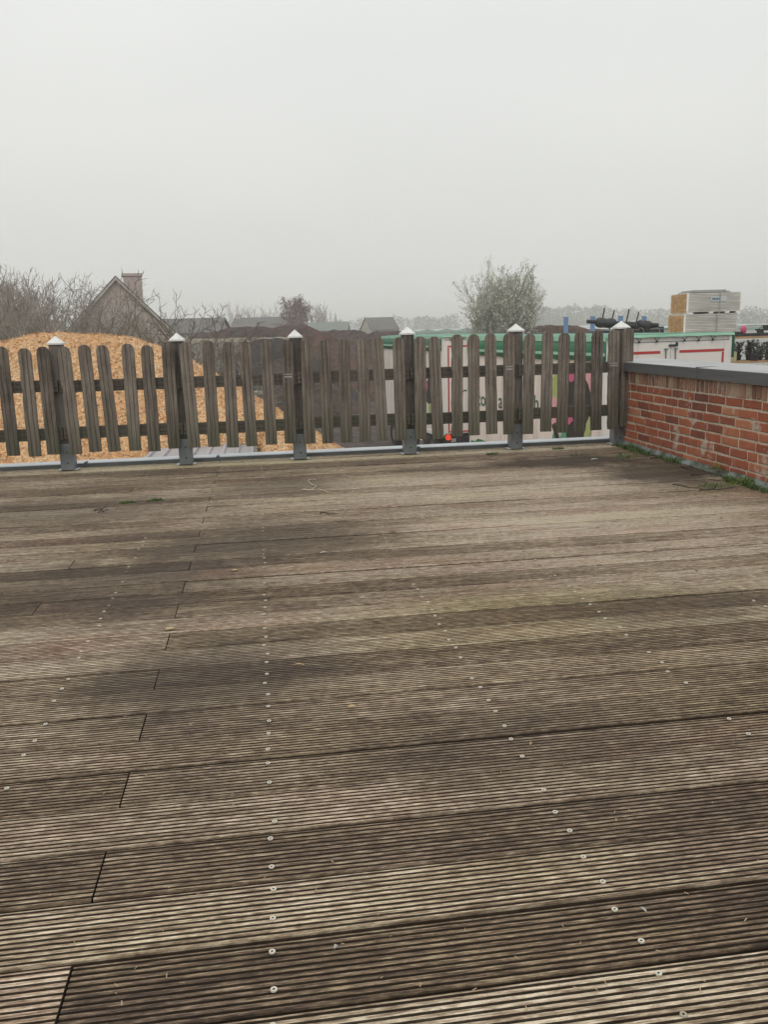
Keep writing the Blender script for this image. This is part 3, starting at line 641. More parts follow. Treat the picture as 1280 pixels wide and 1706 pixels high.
for (px_, py_, lab) in ((820, 757, 'flat green moss tuft on the deck in front of the fourth and fifth fence posts'), (213, 838, 'small green moss tuft left of a similar one, left part of the deck'), (259, 834, 'small green moss tuft right of a similar one, left part of the deck'),
                        (930, 748, 'tiny sprouting weed on the deck near the right end of the fence')):
    p = onz(px_, py_); b = MB(); leafy(b, p[0], p[1], 130, .012, .035, .006); blades(b, p[0], p[1], 30, .018, .03)
    b.v = [(p[0]+(x-p[0])*1.5, p[1]+(y-p[1])*.7, z) for x, y, z in b.v]
    tag(b.build('moss_tuft', MAT['grass'], loc=(p[0], p[1], 0)), lab, 'moss', 'moss tufts on the boards')
def twig(pix, r0, lab, mat='twig', group='dead twigs on the deck', name='twig'):
    P = [onz(*p) for p in pix]; Q = []
    for a, c in zip(P[:-1], P[1:]):
        for k in range(4): q = a+(c-a)*k/4; Q.append(q+np.array([random.gauss(0, .003), random.gauss(0, .004), 0]))
    Q.append(P[-1]); n = len(Q)
    for i, q in enumerate(Q): q[2] = r0*.9+.006*abs(math.sin(i*1.3))*(r0/.003)*.5
    b = MB(); b.tube(Q, [r0*(1-.6*i/n) for i in range(n)], 6)
    o = b.build(name, MAT[mat], loc=(P[0][0], P[0][1], 0), smooth=True); return tag(o, lab, 'twig', group)
twig([(503, 817), (520, 818), (528, 812), (516, 806), (514, 800), (527, 800)], .0040, 'pale curled dry stem lying on the deck in front of the third fence post', 'paletwig', None, 'dry_stem')
twig([(519, 818), (532, 816), (546, 821)], .0034, 'pale short dry stem touching the curled one on the deck', 'paletwig', None, 'dry_stem')
twig([(533, 856), (541, 855), (548, 858), (562, 857)], .0035, 'dark forked twig lying on the deck in front of the curled pale stem')
twig([(156, 852), (166, 848), (172, 854), (180, 850)], .0035, 'dark twig cluster on the left part of the deck')
twig([(163, 855), (170, 848), (178, 846)], .0025, 'thin twig crossing the dark twig cluster on the left')
for k, (pp, lb) in enumerate([([(1123, 808), (1137, 811), (1150, 814), (1170, 815)], 'long thin dark twig left of the yellow-green weed clump'),
                              ([(1166, 818), (1185, 817), (1200, 817), (1232, 812)], 'long dark twig running to the yellow-green weed clump'),
                              ([(1136, 779), (1147, 782), (1156, 784)], 'short thick dark twig nearest the middle of the wall'),
                              ([(1152, 793), (1165, 792), (1177, 791)], 'short dark twig just below the short thick one'),
                              ([(1086, 765), (1094, 764), (1098, 763)], 'stubby dark twig close to the wall beyond the others'),
                              ([(1182, 800), (1200, 802), (1216, 803)], 'thin dark twig between the wall and the long twigs')]):
    twig(pp, (.004, .004, .005, .0045, .005, .0025)[k], lb)
def flatleaf(px_, py_, l, wd, ang, mat, lab, name='fallen_leaf', cat='leaf'):
    p = onz(px_, py_); b = MB(); c, s_ = math.cos(ang), math.sin(ang); n = 7; P = []
    for k in range(n+1):
        u = k/n; half = wd*math.sin(math.pi*min(1, max(0, u)))**.7*.5+.0003
        for sd in (-1, 0, 1):
            lx, ly = (u-.5)*l, sd*half; P.append((p[0]+lx*c-ly*s_, p[1]+lx*s_+ly*c, .0035+.002*abs(sd)+.003*math.sin(u*3)))
    b.add(P, [(3*k+i, 3*(k+1)+i, 3*(k+1)+i+1, 3*k+i+1) for k in range(n) for i in range(2)])
    o = b.build(name, MAT[mat], loc=(p[0], p[1], 0)); so_ = o.modifiers.new('thick', 'SOLIDIFY'); so_.thickness = .0008
    return tag(o, lab, cat, 'small leaves and scraps on the boards')
flatleaf(283, 1050, .035, .02, .2, 'leaf', 'curled tan leaf on the left part of the deck')
flatleaf(498, 1110, .032, .006, -.2, 'leaf', 'narrow pale leaf near the middle screw row')
flatleaf(586, 1180, .024, .010, .1, 'leaf', 'orange-tan leaf scrap near the middle of the deck')
flatleaf(539, 922, .036, .010, .5, 'paletwig', 'pale narrow leaf on the middle of the deck')
flatleaf(391, 952, .032, .016, .1, 'leaf', 'tan leaf left of the middle screw row')
flatleaf(1072, 1520, .014, .0035, -1.1, 'plate', 'white seed husk on the dark board, lower right', 'seed_husk', 'husk')
flatleaf(885, 1242, .012, .004, 1.0, 'leaf', 'small yellow husk right of a screw row', 'seed_husk', 'husk')
flatleaf(560, 1582, .008, .005, .8, 'plate', 'tiny white husk on the dark board, lower middle', 'seed_husk', 'husk')
flatleaf(991, 766, .055, .022, .1, 'alu', 'bluish white scrap of film on the wet boards near the fence corner', 'plastic_scrap', 'scrap')
b = MB()
for _ in range(140):
    px_, py_ = random.uniform(0, 1280), 790+900*random.random()**1.1; p = onz(px_, py_)
    a = random.uniform(0, 3.14); l = random.uniform(.0015, .005); wd = random.uniform(.0004, .0008); c, s_ = math.cos(a), math.sin(a); z = .0012
    if p[0] > 2.7: continue
    b.add([(p[0]-l*c-wd*s_, p[1]-l*s_+wd*c, z), (p[0]+l*c-wd*s_, p[1]+l*s_+wd*c, z+.001), (p[0]+l*c+wd*s_, p[1]+l*s_-wd*c, z+.001), (p[0]-l*c+wd*s_, p[1]-l*s_-wd*c, z)], [(0, 1, 2, 3)])
tag(b.build('litter', MAT['leaf']), 'tiny pale straw bits scattered over the deck boards', 'litter', kind='stuff')

# ------------------------------------------------------------------ heaps
def fbm(X, Y, seed, f0, oct_=4):
    r = np.random.default_rng(seed); z = np.zeros_like(X); a = 1
    for o_ in range(oct_):
        for _ in range(3):
            th = r.uniform(0, 6.28); ph = r.uniform(0, 6.28); f = f0*2**o_*r.uniform(.8, 1.25)
            z += a*np.sin(f*(X*math.cos(th)+Y*math.sin(th))+ph+1.5*np.sin(f*.6*(Y*math.cos(th)-X*math.sin(th))+ph*2))/3
        a *= .5
    return z
def heap(name, mat, ridge, slope, label, cat, res=.18, amp=.12, f0=1.2, seed=1, rnd=.5, chips=0, clip=None, pads=8.0, group=None, asy=0.0):
    """ridge = list of (px, py, Y): crest points; the sides fall off at the given slope"""
    R_ = [at(*p) for p in ridge]; xs_ = [p[0] for p in R_]; ys_ = [p[1] for p in R_]
    pad = pads; gx = np.arange(min(xs_)-pad, max(xs_)+pad, res); gy = np.arange(max(6.75, min(ys_)-pad), max(ys_)+pad, res)
    X, Y = np.meshgrid(gx, gy); Z = np.full(X.shape, -1e3)
    for a, c in zip(R_[:-1], R_[1:]):
        d = c[:2]-a[:2]; L2 = float(d@d)+1e-9
        t = np.clip(((X-a[0])*d[0]+(Y-a[1])*d[1])/L2, 0, 1)
        dist = np.hypot(X-(a[0]+t*d[0]), Y-(a[1]+t*d[1])); zr = a[2]+t*(c[2]-a[2])
        Z = np.maximum(Z, zr-slope*(np.sqrt(dist**2+rnd**2)-rnd))
    Z = Z+amp*fbm(X, Y, seed, f0)+(.085*fbm(X, Y, seed+50, 3.7, 4) if not chips else 0)
    if clip: x0_, x1_, y1_, zc_ = clip; Z = np.where((X > x0_) & (X < x1_) & (Y < y1_), np.minimum(Z, zc_), Z)
    Zc = np.maximum(Z, GZ-.3)
    b = MB(); ny_, nx_ = X.shape
    keep = (Zc[:-1, :-1] > GZ-.29) | (Zc[1:, 1:] > GZ-.29) | (Zc[1:, :-1] > GZ-.29) | (Zc[:-1, 1:] > GZ-.29)
    idx = np.arange(nx_*ny_).reshape(ny_, nx_)
    P = np.stack([X, Y, Zc], -1).reshape(-1, 3)
    J, I = np.nonzero(keep)
    fs = np.stack([idx[J, I], idx[J, I+1], idx[J+1, I+1], idx[J+1, I]], -1)
    used = np.unique(fs); rem = -np.ones(len(P), int); rem[used] = np.arange(len(used))
    b.add(P[used].tolist(), rem[fs].tolist())
    if chips:
        g = np.random.default_rng(seed+9)
        sel = g.integers(0, len(J), chips)
        for s_ in sel:
            j, i = J[s_], I[s_]; u, v = g.random(2); x = gx[i]+u*res; y = gy[j]+v*res
            z = Zc[j, i]*(1-u)*(1-v)+Zc[j, i+1]*u*(1-v)+Zc[j+1, i]*(1-u)*v+Zc[j+1, i+1]*u*v
            if z < GZ: continue
            a = g.uniform(0, 6.28); ti = g.normal(0, .5); l = g.uniform(.012, .032); wd = g.uniform(.004, .011)
            uu = np.array([math.cos(a)*math.cos(ti), math.sin(a)*math.cos(ti), math.sin(ti)]); vv = np.cross(uu, (0, 0, 1)); vv /= np.linalg.norm(vv); vv = vv*math.cos(ti)+np.array([0, 0, 1])*g.normal(0, .4)
            p = np.array([x, y, z+.018]); b.add([p-uu*l-vv*wd, p+uu*l-vv*wd, p+uu*l+vv*wd, p-uu*l+vv*wd], [(0, 1, 2, 3)], 0, float(g.random()))
    c0 = R_[len(R_)//2]
    o = b.build(name, MAT[mat], loc=(c0[0], c0[1], GZ), smooth=not chips)
    return tag(o, label, cat, group)
heap('wood_chip_heap', 'chips', [(-260, 600, 18.2), (-120, 585, 18.2), (0, 569, 17.7), (60, 558.5, 17.7), (108, 554, 17.7), (160, 555, 17.4), (200, 561, 17.2), (235, 571, 16.9), (268, 586, 16.4), (327, 622, 15.8), (368, 645, 15.3), (390, 666, 15.0), (415, 690, 14.6), (436, 716, 14.2), (445, 732, 14.0)],
     .72, 'large heap of bright orange wood chips left of the yard, behind the fence', 'wood chips', .09, .035, 2.2, 3, .5, 90000, pads=6.0, clip=(-1.83, -.02, 14.0, -.95))
G2 = None
heap('soil_heap', 'soilblack', [(404, 628, 52), (416, 595, 51), (428, 573, 50), (441, 562, 50), (456, 563, 50), (474, 574, 50), (500, 596, 49)], .85, 'near black peaked compost heap in front of the concrete wall', 'soil heap', .3, .10, 1.0, 11, .8, group=G2, pads=7)
heap('soil_heap', 'soil', [(330, 556, 66), (355, 550, 66), (400, 546, 66), (436, 546, 65), (478, 544, 64), (505, 544, 62)], .8, 'long dark brown compost heap behind the concrete wall', 'soil heap', .35, .18, .9, 13, .9)
heap('soil_heap', 'soilred', [(500, 546, 58), (520, 548, 57), (540, 556, 56), (560, 572, 55), (585, 600, 53.5), (600, 625, 52)], .8, 'reddish brown compost heap sloping down to the right behind the third post', 'soil heap', .3, .16, 1.0, 17, .9)
heap('soil_heap', 'soil', [(545, 556, 72), (562, 551, 70), (590, 551, 68), (606, 556, 66), (625, 572, 64)], .8, 'dark compost heap with a crumbly top left of the green-topped trailer', 'soil heap', .35, .22, 1.1, 19, .9)
heap('soil_heap', 'soil', [(596, 580, 62), (612, 560, 62), (632, 553, 62), (655, 551, 61), (680, 556, 60), (720, 566, 60)], .8, 'brown compost heap directly behind the left trailer', 'soil heap', .35, .14, .9, 23, 1.0)
heap('soil_heap', 'soil', [(470, 600, 48), (490, 608, 48), (515, 622, 47), (540, 640, 44)], .9, 'low dark compost heap at the foot of the reddish one', 'soil heap', .3, .12, 1.1, 29, .8, pads=5)
heap('soil_heap', 'soilred', [(840, 553, 47), (870, 547, 47), (910, 544, 46), (950, 542.5, 46), (990, 546, 46), (1040, 550, 46), (1090, 552, 46)], .8, 'reddish brown heap behind the right trailer, beside the blue posts', 'soil heap', .35, .14, 1.2, 31, .9)
heap('soil_heap', 'moss', [(745, 575, 48), (770, 563, 48), (800, 556, 48), (850, 552, 47.5), (885, 556, 47)], 1.3, 'overgrown grey-green bank under the silver willow', 'bank', .35, .15, 1.0, 37, 1.0)

# ------------------------------------------------------------------ walls in the yard
def slabwall(name, pa, pb, ztop, th, mat, capm, label, capz=.10, panels=6):
    a, c = np.array(pa[:2]), np.array(pb[:2]); d = c-a; L_ = np.linalg.norm(d); d = d/L_; nrm = np.array([-d[1], d[0]])
    mid = (a+c)/2; e = empty(name, (mid[0], mid[1], GZ), label, 'wall')
    for k in range(panels):
        b = MB(); s0, s1 = L_*k/panels+.01, L_*(k+1)/panels-.01; q = a+d*s0
        b.obox((*q, GZ-.1), (*(d*(s1-s0)), 0), (*(nrm*th), 0), (0, 0, ztop-GZ+.1-capz+random.uniform(-.02, .02))); b.build('panel', MAT[mat], e)
    b = MB(); P = []; n = 40
    for k in range(n+1):
        q = a+d*L_*k/n; zz = ztop+random.uniform(-.03, .03)
        P += [(*(q-nrm*.04), ztop-capz-.03), (*(q-nrm*.04), zz), (*(q+nrm*(th+.04)), zz+.02), (*(q+nrm*(th+.04)), ztop-capz-.03)]
    b.add(P, [(4*k+i, 4*(k+1)+i, 4*(k+1)+(i+1) % 4, 4*k+(i+1) % 4) for k in range(n) for i in range(4)]+[(0, 1, 2, 3), (4*n+3, 4*n+2, 4*n+1, 4*n)]); b.build('wall_top', MAT[capm], e)
    return e
slabwall('concrete_wall', at(290, 600, 60), at(482, 600, 55), EYE-.28, .3, 'concrete', 'concap', 'weathered concrete bunker wall with pale lichen top, left of the compost heaps', .22, 7)
slabwall('concrete_wall', at(380, 700, 42), at(448, 700, 41), EYE-2.72, .5, 'moss', 'concap', 'low mossy concrete block wall just behind the right end of the wood chips', .10, 2)

# sheet metal lean-to roof below the deck edge
rf = empty('shed', (-1.3, 11, GZ), 'low shed with grey seamed metal roof below the deck edge, half buried in chips', 'shed')
b = MB(); za, zb = -.72, -.83; xa, xb, ya, yb = -1.73, -.17, 6.9, 14.8
b.add([(xa, ya, za), (xb, ya, za), (xb, yb, zb), (xa, yb, zb), (xa, ya, za-.03), (xb, ya, za-.03), (xb, yb, zb-.03), (xa, yb, zb-.03)], [(0, 1, 2, 3), (4, 7, 6, 5), (0, 4, 5, 1), (1, 5, 6, 2), (2, 6, 7, 3), (3, 7, 4, 0)])
ro = b.build('roof', MAT['zinc'], rf)
for k in range(8):
    x = xa+.02+(xb-xa-.04)*k/7; b = MB(); b.obox((x-.022, ya, za+.002), (.044, 0, 0), (0, yb-ya, zb-za), (0, 0, .035)); b.build('seam', MAT['zinc'], ro)
b = MB(); b.obox((xb+.002, ya, za-.06), (.05, 0, 0), (0, yb-ya, zb-za), (0, 0, .075)); b.build('gutter', MAT['lead'], rf)
b = MB(); b.box((xa+.05, ya, GZ-.1), (xb-.05, yb-.1, zb-.05)); b.build('wall', MAT['slate'], rf)

# ------------------------------------------------------------------ trailers
def unit(v): v = np.array(v, float); return v/np.linalg.norm(v)
def trailer(corner, alpha, L_, wid, label, seed, group):
    """corner = plan point of the near left rear corner, alpha = heading"""
    u = unit(camp(math.cos(alpha), math.sin(alpha))-camp(0, 0))          # across the rear, to the right
    v = unit(camp(-math.sin(alpha), math.cos(alpha))-camp(0, 0))         # along the side, away
    k = np.array([0, 0, 1.0]); c0 = np.array([corner[0], corner[1], 0])
    P = lambda a, s, z: c0+u*a+v*s+k*z
    z0, z1 = GZ+1.08, EYE-.215
    root = empty('trailer', (*(c0+u*wid/2+v*L_/2)[:2], GZ), label, 'trailer', group)
    B = MB(); B.obox(P(.02, .02, z0), u*(wid-.04), v*(L_-.04), k*(z1-z0-.03)); body = B.build('body', MAT['white'], root)
    B = MB()                                                             # vertical ribs of the side panel
    s = .25
    while s < L_-.15:
        B.obox(P(.014, s, z0+.08), u*.008, v*.010, k*(z1-z0-.55)); s += .16
    B.build('side_ribs', MAT['white'], body)
    for a in (0, wid-.07):
        for s in (0, L_-.07): B = MB(); B.obox(P(a, s, z0-.03), u*.07, v*.07, k*(z1-z0-.02)); B.build('corner_post', MAT['whiteclean'], root)
    B = MB(); 
    B.obox(P(-.004, .1, z0-.10), u*.05, v*(L_-.2), k*.11); B.obox(P(wid-.046, .1, z0-.10), u*.05, v*(L_-.2), k*.11)
    B.build('side_rail', MAT['whiteclean'], root)
    # tarpaulin roof and its side curtain band
    B = MB(); n = 36; Q = []
    for i in range(n+1):
        s = -.03+(L_+.06)*i/n; wv = .012*math.sin(i*1.9+seed); lo = .43+.014*math.sin(i*1.3+seed)
        Q += [P(-.022-.008*math.sin(i*2.7), s, z1-lo), P(-.034+wv*.6, s, z1-.16), P(-.022, s, z1-.015), P(.10, s, z1+.006+wv*.3), P(wid/2, s, z1+.012+wv*.5), P(wid-.1, s, z1+.006), P(wid+.03, s, z1-.015), P(wid+.03, s, z1-lo)]
    B.add(Q, [(8*i+j, 8*(i+1)+j, 8*(i+1)+j+1, 8*i+j+1) for i in range(n) for j in range(7)]); tp = B.build('tarpaulin', MAT['tarp'], root, smooth=True)
    sl = tp.modifiers.new('thick', 'SOLIDIFY'); sl.thickness = .006; sl.offset = -1
    B = MB()
    B.obox(P(-.058, -.03, z1-.085), u*.03, v*(L_+.06), k*.088); B.obox(P(-.052, -.03, z1-.335), u*.006, v*(L_+.06), k*.055)
    B.build('tarpaulin_hem', MAT['tarplight'], tp)
    # rear: hem of the tarp sagging between hooks, doors, tape
    B = MB(); n = 24; Q = []
    for i in range(n+1):
        a = -.02+(wid+.04)*i/n; dr = .028+.012*abs(math.sin(i*.9+seed))
        Q += [P(a, -.035, z1+.012*math.sin(math.pi*i/n)+.004), P(a, -.045, z1-dr)]
    B.add(Q, [(2*i, 2*i+1, 2*i+3, 2*i+2) for i in range(n)]); th = B.build('rear_hem', MAT['tarplight'], root); s2 = th.modifiers.new('thick', 'SOLIDIFY'); s2.thickness = .008
    for sd in (0, 1):
        B = MB(); a0 = .06+sd*(wid/2-.05); a1 = wid/2-.006 if sd == 0 else wid-.06
        if sd: a0 = wid/2+.006
        B.obox(P(a0, -.012, z0+.03), u*(a1-a0), v*.03, k*(z1-z0-.16)); dr = B.build('rear_door', MAT['white'], root)
        B = MB(); t0, t1 = (.17, wid/2-.22) if sd == 0 else (wid/2+.18, wid-.17)
        B.obox(P(t0, -.0165, z1-.325), u*(t1-t0), v*.003, k*.048)
        q = .17 if sd == 0 else wid-.215
        B.obox(P(q, -.0165, z0+.10), u*.045, v*.003, k*(z1-z0-.435)); B.obox(P(t0, -.0165, z0+.05), u*(t1-t0), v*.003, k*.045)
        B.build('reflective_tape', MAT['red'], dr)
        B = MB(); a = wid/2+(-.11 if sd == 0 else .09)
        B.tube([P(a, -.03, z0+.06), P(a, -.03, z1-.235)], .011, 6); B.obox(P(a-.03, -.04, z1-.26), u*.07, v*.02, k*.02); B.build('locking_rod', MAT['galv'], dr)
    B = MB(); B.obox(P(wid/2-.05, -.045, z1-.205), u*.17, v*.03, k*.035); B.obox(P(wid/2+.09, -.05, z1-.205), u*.03, v*.03, k*.07); B.build('latch', MAT['black'], root)
    B = MB(); B.obox(P(.07, -.018, z1-.125), u*(wid-.14), v*.02, k*.012); B.build('rear_header', MAT['galv'], root)
    for a in (.25, .62, .98, 1.55, 1.85, 2.15):
        B = MB(); B.tube([P(a-.05, -.05, z1-.05), P(a, -.05, z1-.10), P(a+.05, -.05, z1-.05)], .007, 5); B.obox(P(a-.018, -.055, z1-.13), u*.036, v*.02, k*.03); B.build('tarp_hook', MAT['black'], root)
    # chassis, lights, wheels
    B = MB(); 
    for a in (.75, wid-.9): B.obox(P(a, .1, GZ+.72), u*.12, v*(L_-.1), k*.33)
    for s in (.9, 2.4, 4.2): B.obox(P(.2, s, GZ+.9), u*(wid-.4), v*.1, k*.1)
    B.obox(P(.12, .12, GZ+.42), u*(wid-.24), v*.07, k*.12); B.obox(P(.75, .13, GZ+.5), u*.1, v*.06, k*.3); B.obox(P(wid-.9, .13, GZ+.5), u*.1, v*.06, k*.3)
    B.obox(P(.08, .05, GZ+.80), u*(wid-.16), v*.05, k*.22); B.build('chassis', MAT['black'], root)
    for a in (.10, wid-.42):
        B = MB(); B.tube([P(a+.08, .05, GZ+.985), P(a+.08, .02, GZ+.985)], .09, 14); B.build('tail_light', MAT['lamp'], root)
        B = MB(); B.obox(P(a+.17, .03, GZ+.84), u*.15, v*.02, k*.10); B.build('tail_light', MAT['plate'], root)
    B = MB(); B.obox(P(wid/2-.26, .035, GZ+.82), u*.52, v*.015, k*.11); B.build('number_plate', MAT['plate'], root)
    B = MB(); B.obox(P(.11, 2.6, GZ+.62), u*.03, v*.07, k*.05); B.build('side_marker', MAT['amber'], root)
    for s in (1.35, 2.45, L_-.9):
        for sd in (0, 1):
            a = .06 if sd == 0 else wid-.06-.55; B = MB(); R1 = .5
            prof = [(0, .29), (0, .46), (.03, R1), (.25, R1), (.27, .46), (.28, .46), (.30, R1), (.52, R1), (.55, .46), (.55, .29)]; n = 28; Q = []
            for (x_, r_) in prof:
                for j in range(n): q = 2*math.pi*j/n; Q.append(P(a+x_, s+r_*math.cos(q), GZ+.5+.03+r_*math.sin(q)))
            m_ = len(prof); B.add(Q, [(i*n+j, i*n+(j+1) % n, (i+1)*n+(j+1) % n, (i+1)*n+j) for i in range(m_-1) for j in range(n)])
            wh = empty('wheel', (*P(a+.27, s, 0)[:2], GZ+.53), None, None); del_ = wh
            wh.parent = root; wh.location = tuple(np.array(wh.location)-ORI[root.name])
            B.build('tyre', MAT['tyre'], wh)
            B = MB(); pr = [(.04, .30), (.06, .28), (.10, .20), (.10, .12), (.02, .10), (.02, 0.01)]
            if sd: pr = [(.55-x_, r_) for x_, r_ in pr]
            Q = []
            for (x_, r_) in pr:
                for j in range(n): q = 2*math.pi*j/n; Q.append(P(a+x_, s+r_*math.cos(q), GZ+.53+r_*math.sin(q)))
            B.add(Q, [(i*n+j, i*n+(j+1) % n, (i+1)*n+(j+1) % n, (i+1)*n+j) for i in range(len(pr)-1) for j in range(n)]); B.build('rim', MAT['rimm'], wh)
        if s < 3:
            pass
    B = MB(); B.obox(P(.0, .75, GZ+1.04), u*.6, v*2.3, k*.02); B.obox(P(wid-.6, .75, GZ+1.04), u*.6, v*2.3, k*.02); B.build('mudguard', MAT['black'], root)
    B = MB(); m1 = P(wid/2, L_+1.6, GZ+.62); B.tube([P(wid/2-.5, L_-.1, GZ+.8), m1], .05, 6); B.tube([P(wid/2+.5, L_-.1, GZ+.8), m1], .05, 6); B.build('drawbar', MAT['black'], root)
    return root, P, u, v, k, z0, z1
A1 = math.radians(17); A2 = math.radians(14.4)
t2 = trailer(camp(3.94, 15.0), A1, 6.1, 2.6, 'white trailer with green tarpaulin top and tulip picture, just left of the brick wall', 2, 'white box trailers')
t1 = trailer(camp(1.80, 25.0), A2, 6.7, 2.55, 'farther white box trailer with green tarpaulin top, red tail lamp showing, behind the fourth post', 5, 'white box trailers')
def side_at(T_, px_, py_):
    """where the sight line through a photo point meets the side of the trailer: (distance along side, height)"""
    root, P, u, v, k, z0, z1 = T_; o = P(0, 0, 0); nrm = u; d = ray(px_, py_); e = np.array([0, 0, EYE]); tt = ((o-e)@nrm)/(d@nrm); q = e+d*tt
    return (q-o)@v, q[2]
def side_poly(T_, pts, mat, name, off=.006, parent=None, B=None):
    root, P, u, v, k, z0, z1 = T_; S_ = [side_at(T_, *p) for p in pts]; own = B is None; B = B or MB()
    B.poly([P(.0115-off, s, z) for s, z in S_], u*.003)
    if own: return B.build(name, MAT[mat], root)
# tulip picture (plain shapes)
for nm, mt, pts, of in [('printed_vase', 'dkprint', [(944, 742), (940, 690), (936, 660), (945, 628), (960, 622), (985, 640), (984, 690), (976, 705), (972, 742)], .004),
                    ('printed_leaf', 'leafprint', [(912, 668), (915, 648), (921, 630), (929, 615), (931, 640), (929, 668), (922, 676)], .008),
                    ('printed_petal', 'pinkpale', [(914, 664), (922, 660), (930, 667), (931, 684), (926, 708), (921, 715), (916, 705), (913, 685)], .012),
                    ('printed_petal', 'pink', [(943, 612), (958, 610), (962, 628), (953, 637), (944, 632)], .016),
                    ('printed_petal', 'pinkpale', [(976, 612), (990, 612), (991, 645), (985, 655), (981, 640), (976, 630)], .016),
                    ('printed_petal', 'pink', [(942, 692), (954, 694), (956, 700), (949, 708), (943, 706)], .016),
                    ('printed_leaf', 'tealprint', [(917, 745), (922, 722), (926, 718), (929, 745)], .012),
                    ('printed_stem', 'dkprint', [(920, 708), (926, 704), (936, 745), (930, 745)], .016),
                    ('printed_leaf', 'tealprint', [(931, 745), (937, 718), (944, 712), (946, 745)], .020),
                    ('printed_leaf', 'leafprint', [(972, 745), (974, 722), (983, 690), (985, 715), (981, 745)], .012),
                    ('printed_leaf', 'greenprint', [(783.5, 735), (786, 733.5), (792, 735), (796, 731), (801, 732), (818, 738.5), (806, 741), (795, 741), (788, 738)], .006)]:
    side_poly(t2, pts, mt, nm, of)
for nm, mt, pts, of in [('printed_bouquet', 'dkprint', [(709, 640), (714, 630), (722, 625), (724, 676), (716, 676), (710, 668)], .006), ('printed_petal', 'pink', [(707, 638), (711, 634), (713, 644), (711, 653), (708, 648)], .010),
                    ('printed_petal', 'pink', [(715, 609), (722, 604), (722, 613), (716, 614)], .010), ('printed_leaf', 'leafprint', [(714, 673), (724, 670), (724, 689), (714, 690)], .010)]:
    side_poly(t1, pts, mt, nm, of)
def letters(T_, ch, pa, pb, height, sx, mat='ink'):
    """one painted letter group on the side panel; pa = lower left photo point"""
    root, P, u, v, k, z0, z1 = T_; cu = bpy.data.curves.new('lettering', 'FONT'); cu.body = ch; cu.size = 1; cu.extrude = .004
    tmp = bpy.data.objects.new('lettering_tmp', cu); C.objects.link(tmp); dg = bpy.context.evaluated_depsgraph_get()
    me = bpy.data.meshes.new_from_object(tmp.evaluated_get(dg)); bpy.data.objects.remove(tmp); me.name = 'lettering'
    s0, za_ = side_at(T_, *pa); s1, zb_ = side_at(T_, *pb)
    xs_ = [q.co.x for q in me.vertices]; x0_, x1_ = min(xs_), max(xs_); ys_ = [q.co.y for q in me.vertices]; yh = max(ys_)-min(ys_); y0_ = min(ys_)
    org = ORI[root.name]
    for q in me.vertices:
        a = (q.co.x-x0_)/(x1_-x0_); p = P(.0105, s0+(s1-s0)*a, za_+(q.co.y-y0_)/yh*height)-u*q.co.z; q.co = Vector(p-org)
    me.materials.append(MAT[mat]); o = bpy.data.objects.new('lettering', me); C.objects.link(o); o.parent = root; ORI[o.name] = org
letters(t2, 'co', (794.5, 674.5), (808.5, 674.5), .225, 1); letters(t2, 'a', (830.5, 680), (836.5, 680), .235, 1); letters(t2, 'h', (890, 682), (896.5, 682), .29, 1)
# one 'r' on the rear doors of the farther trailer
def rear_letter(T_, ch, px_, py_, h):
    root, P, u, v, k, z0, z1 = T_; o0 = P(0, -.0125, 0); d = ray(px_, py_); e = np.array([0, 0, EYE]); tt = ((o0-e)@v)/(d@v); q0 = e+d*tt
    cu = bpy.data.curves.new('lettering', 'FONT'); cu.body = ch; cu.size = 1; cu.extrude = .003
    tmp = bpy.data.objects.new('lettering_tmp', cu); C.objects.link(tmp); dg = bpy.context.evaluated_depsgraph_get()
    me = bpy.data.meshes.new_from_object(tmp.evaluated_get(dg)); bpy.data.objects.remove(tmp); me.name = 'lettering'
    yh = max(q.co.y for q in me.vertices); x0_ = min(q.co.x for q in me.vertices); org = ORI[root.name]
    for q in me.vertices: q.co = Vector(q0+u*(q.co.x-x0_)*h/yh*1.1+k*(q.co.y*h/yh)-v*(q.co.z+.003)-org)
    me.materials.append(MAT['ink']); o = bpy.data.objects.new('lettering', me); C.objects.link(o); o.parent = root; ORI[o.name] = org
rear_letter(t1, 'r', 768.5, 663, .24)

# ------------------------------------------------------------------ flatbed with stacked trays and black roller behind the near trailer
D3 = 23.0
def cpx(px_, D, z=0.0): return camp((px_-640)/F*D*1.0, D, z)      # plan point on the sight line, about level with the eye
def eyez(px_, py_, D):
    # height relative to the eye of photo point at distance D
    p = at(px_, py_, 10); f_ = p-np.array([0, 0, EYE]); hd = f_[0]*_sy+f_[1]*_cy; return f_[2]*D/hd
al = math.radians(1); UX = unit(camp(math.cos(al), math.sin(al))-camp(0, 0)); VX = unit(camp(-math.sin(al), math.cos(al))-camp(0, 0)); KZ = np.array([0, 0, 1.0])
o0 = cpx(968, D3)-UX*.3; o0[2] = 0
fb = empty('flatbed_trailer', (*(o0+UX*2.3+VX*.8)[:2], GZ), 'dark flatbed hidden behind the near trailer, carrying the tray stack and black roller', 'flatbed')
B = MB(); B.obox(o0+KZ*(GZ+.95), UX*5.2, VX*2.2, KZ*.2); B.build('load_bed', MAT['plank'], fb)
for s in (.6, 2.3, 4.2):
    for a in (.1, 1.9):
        B = MB(); B.tube([o0+UX*s+VX*a+KZ*(GZ+.48), o0+UX*s+VX*(a+.25)+KZ*(GZ+.48)], .46, 20); B.build('wheel', MAT['tyre'], fb)
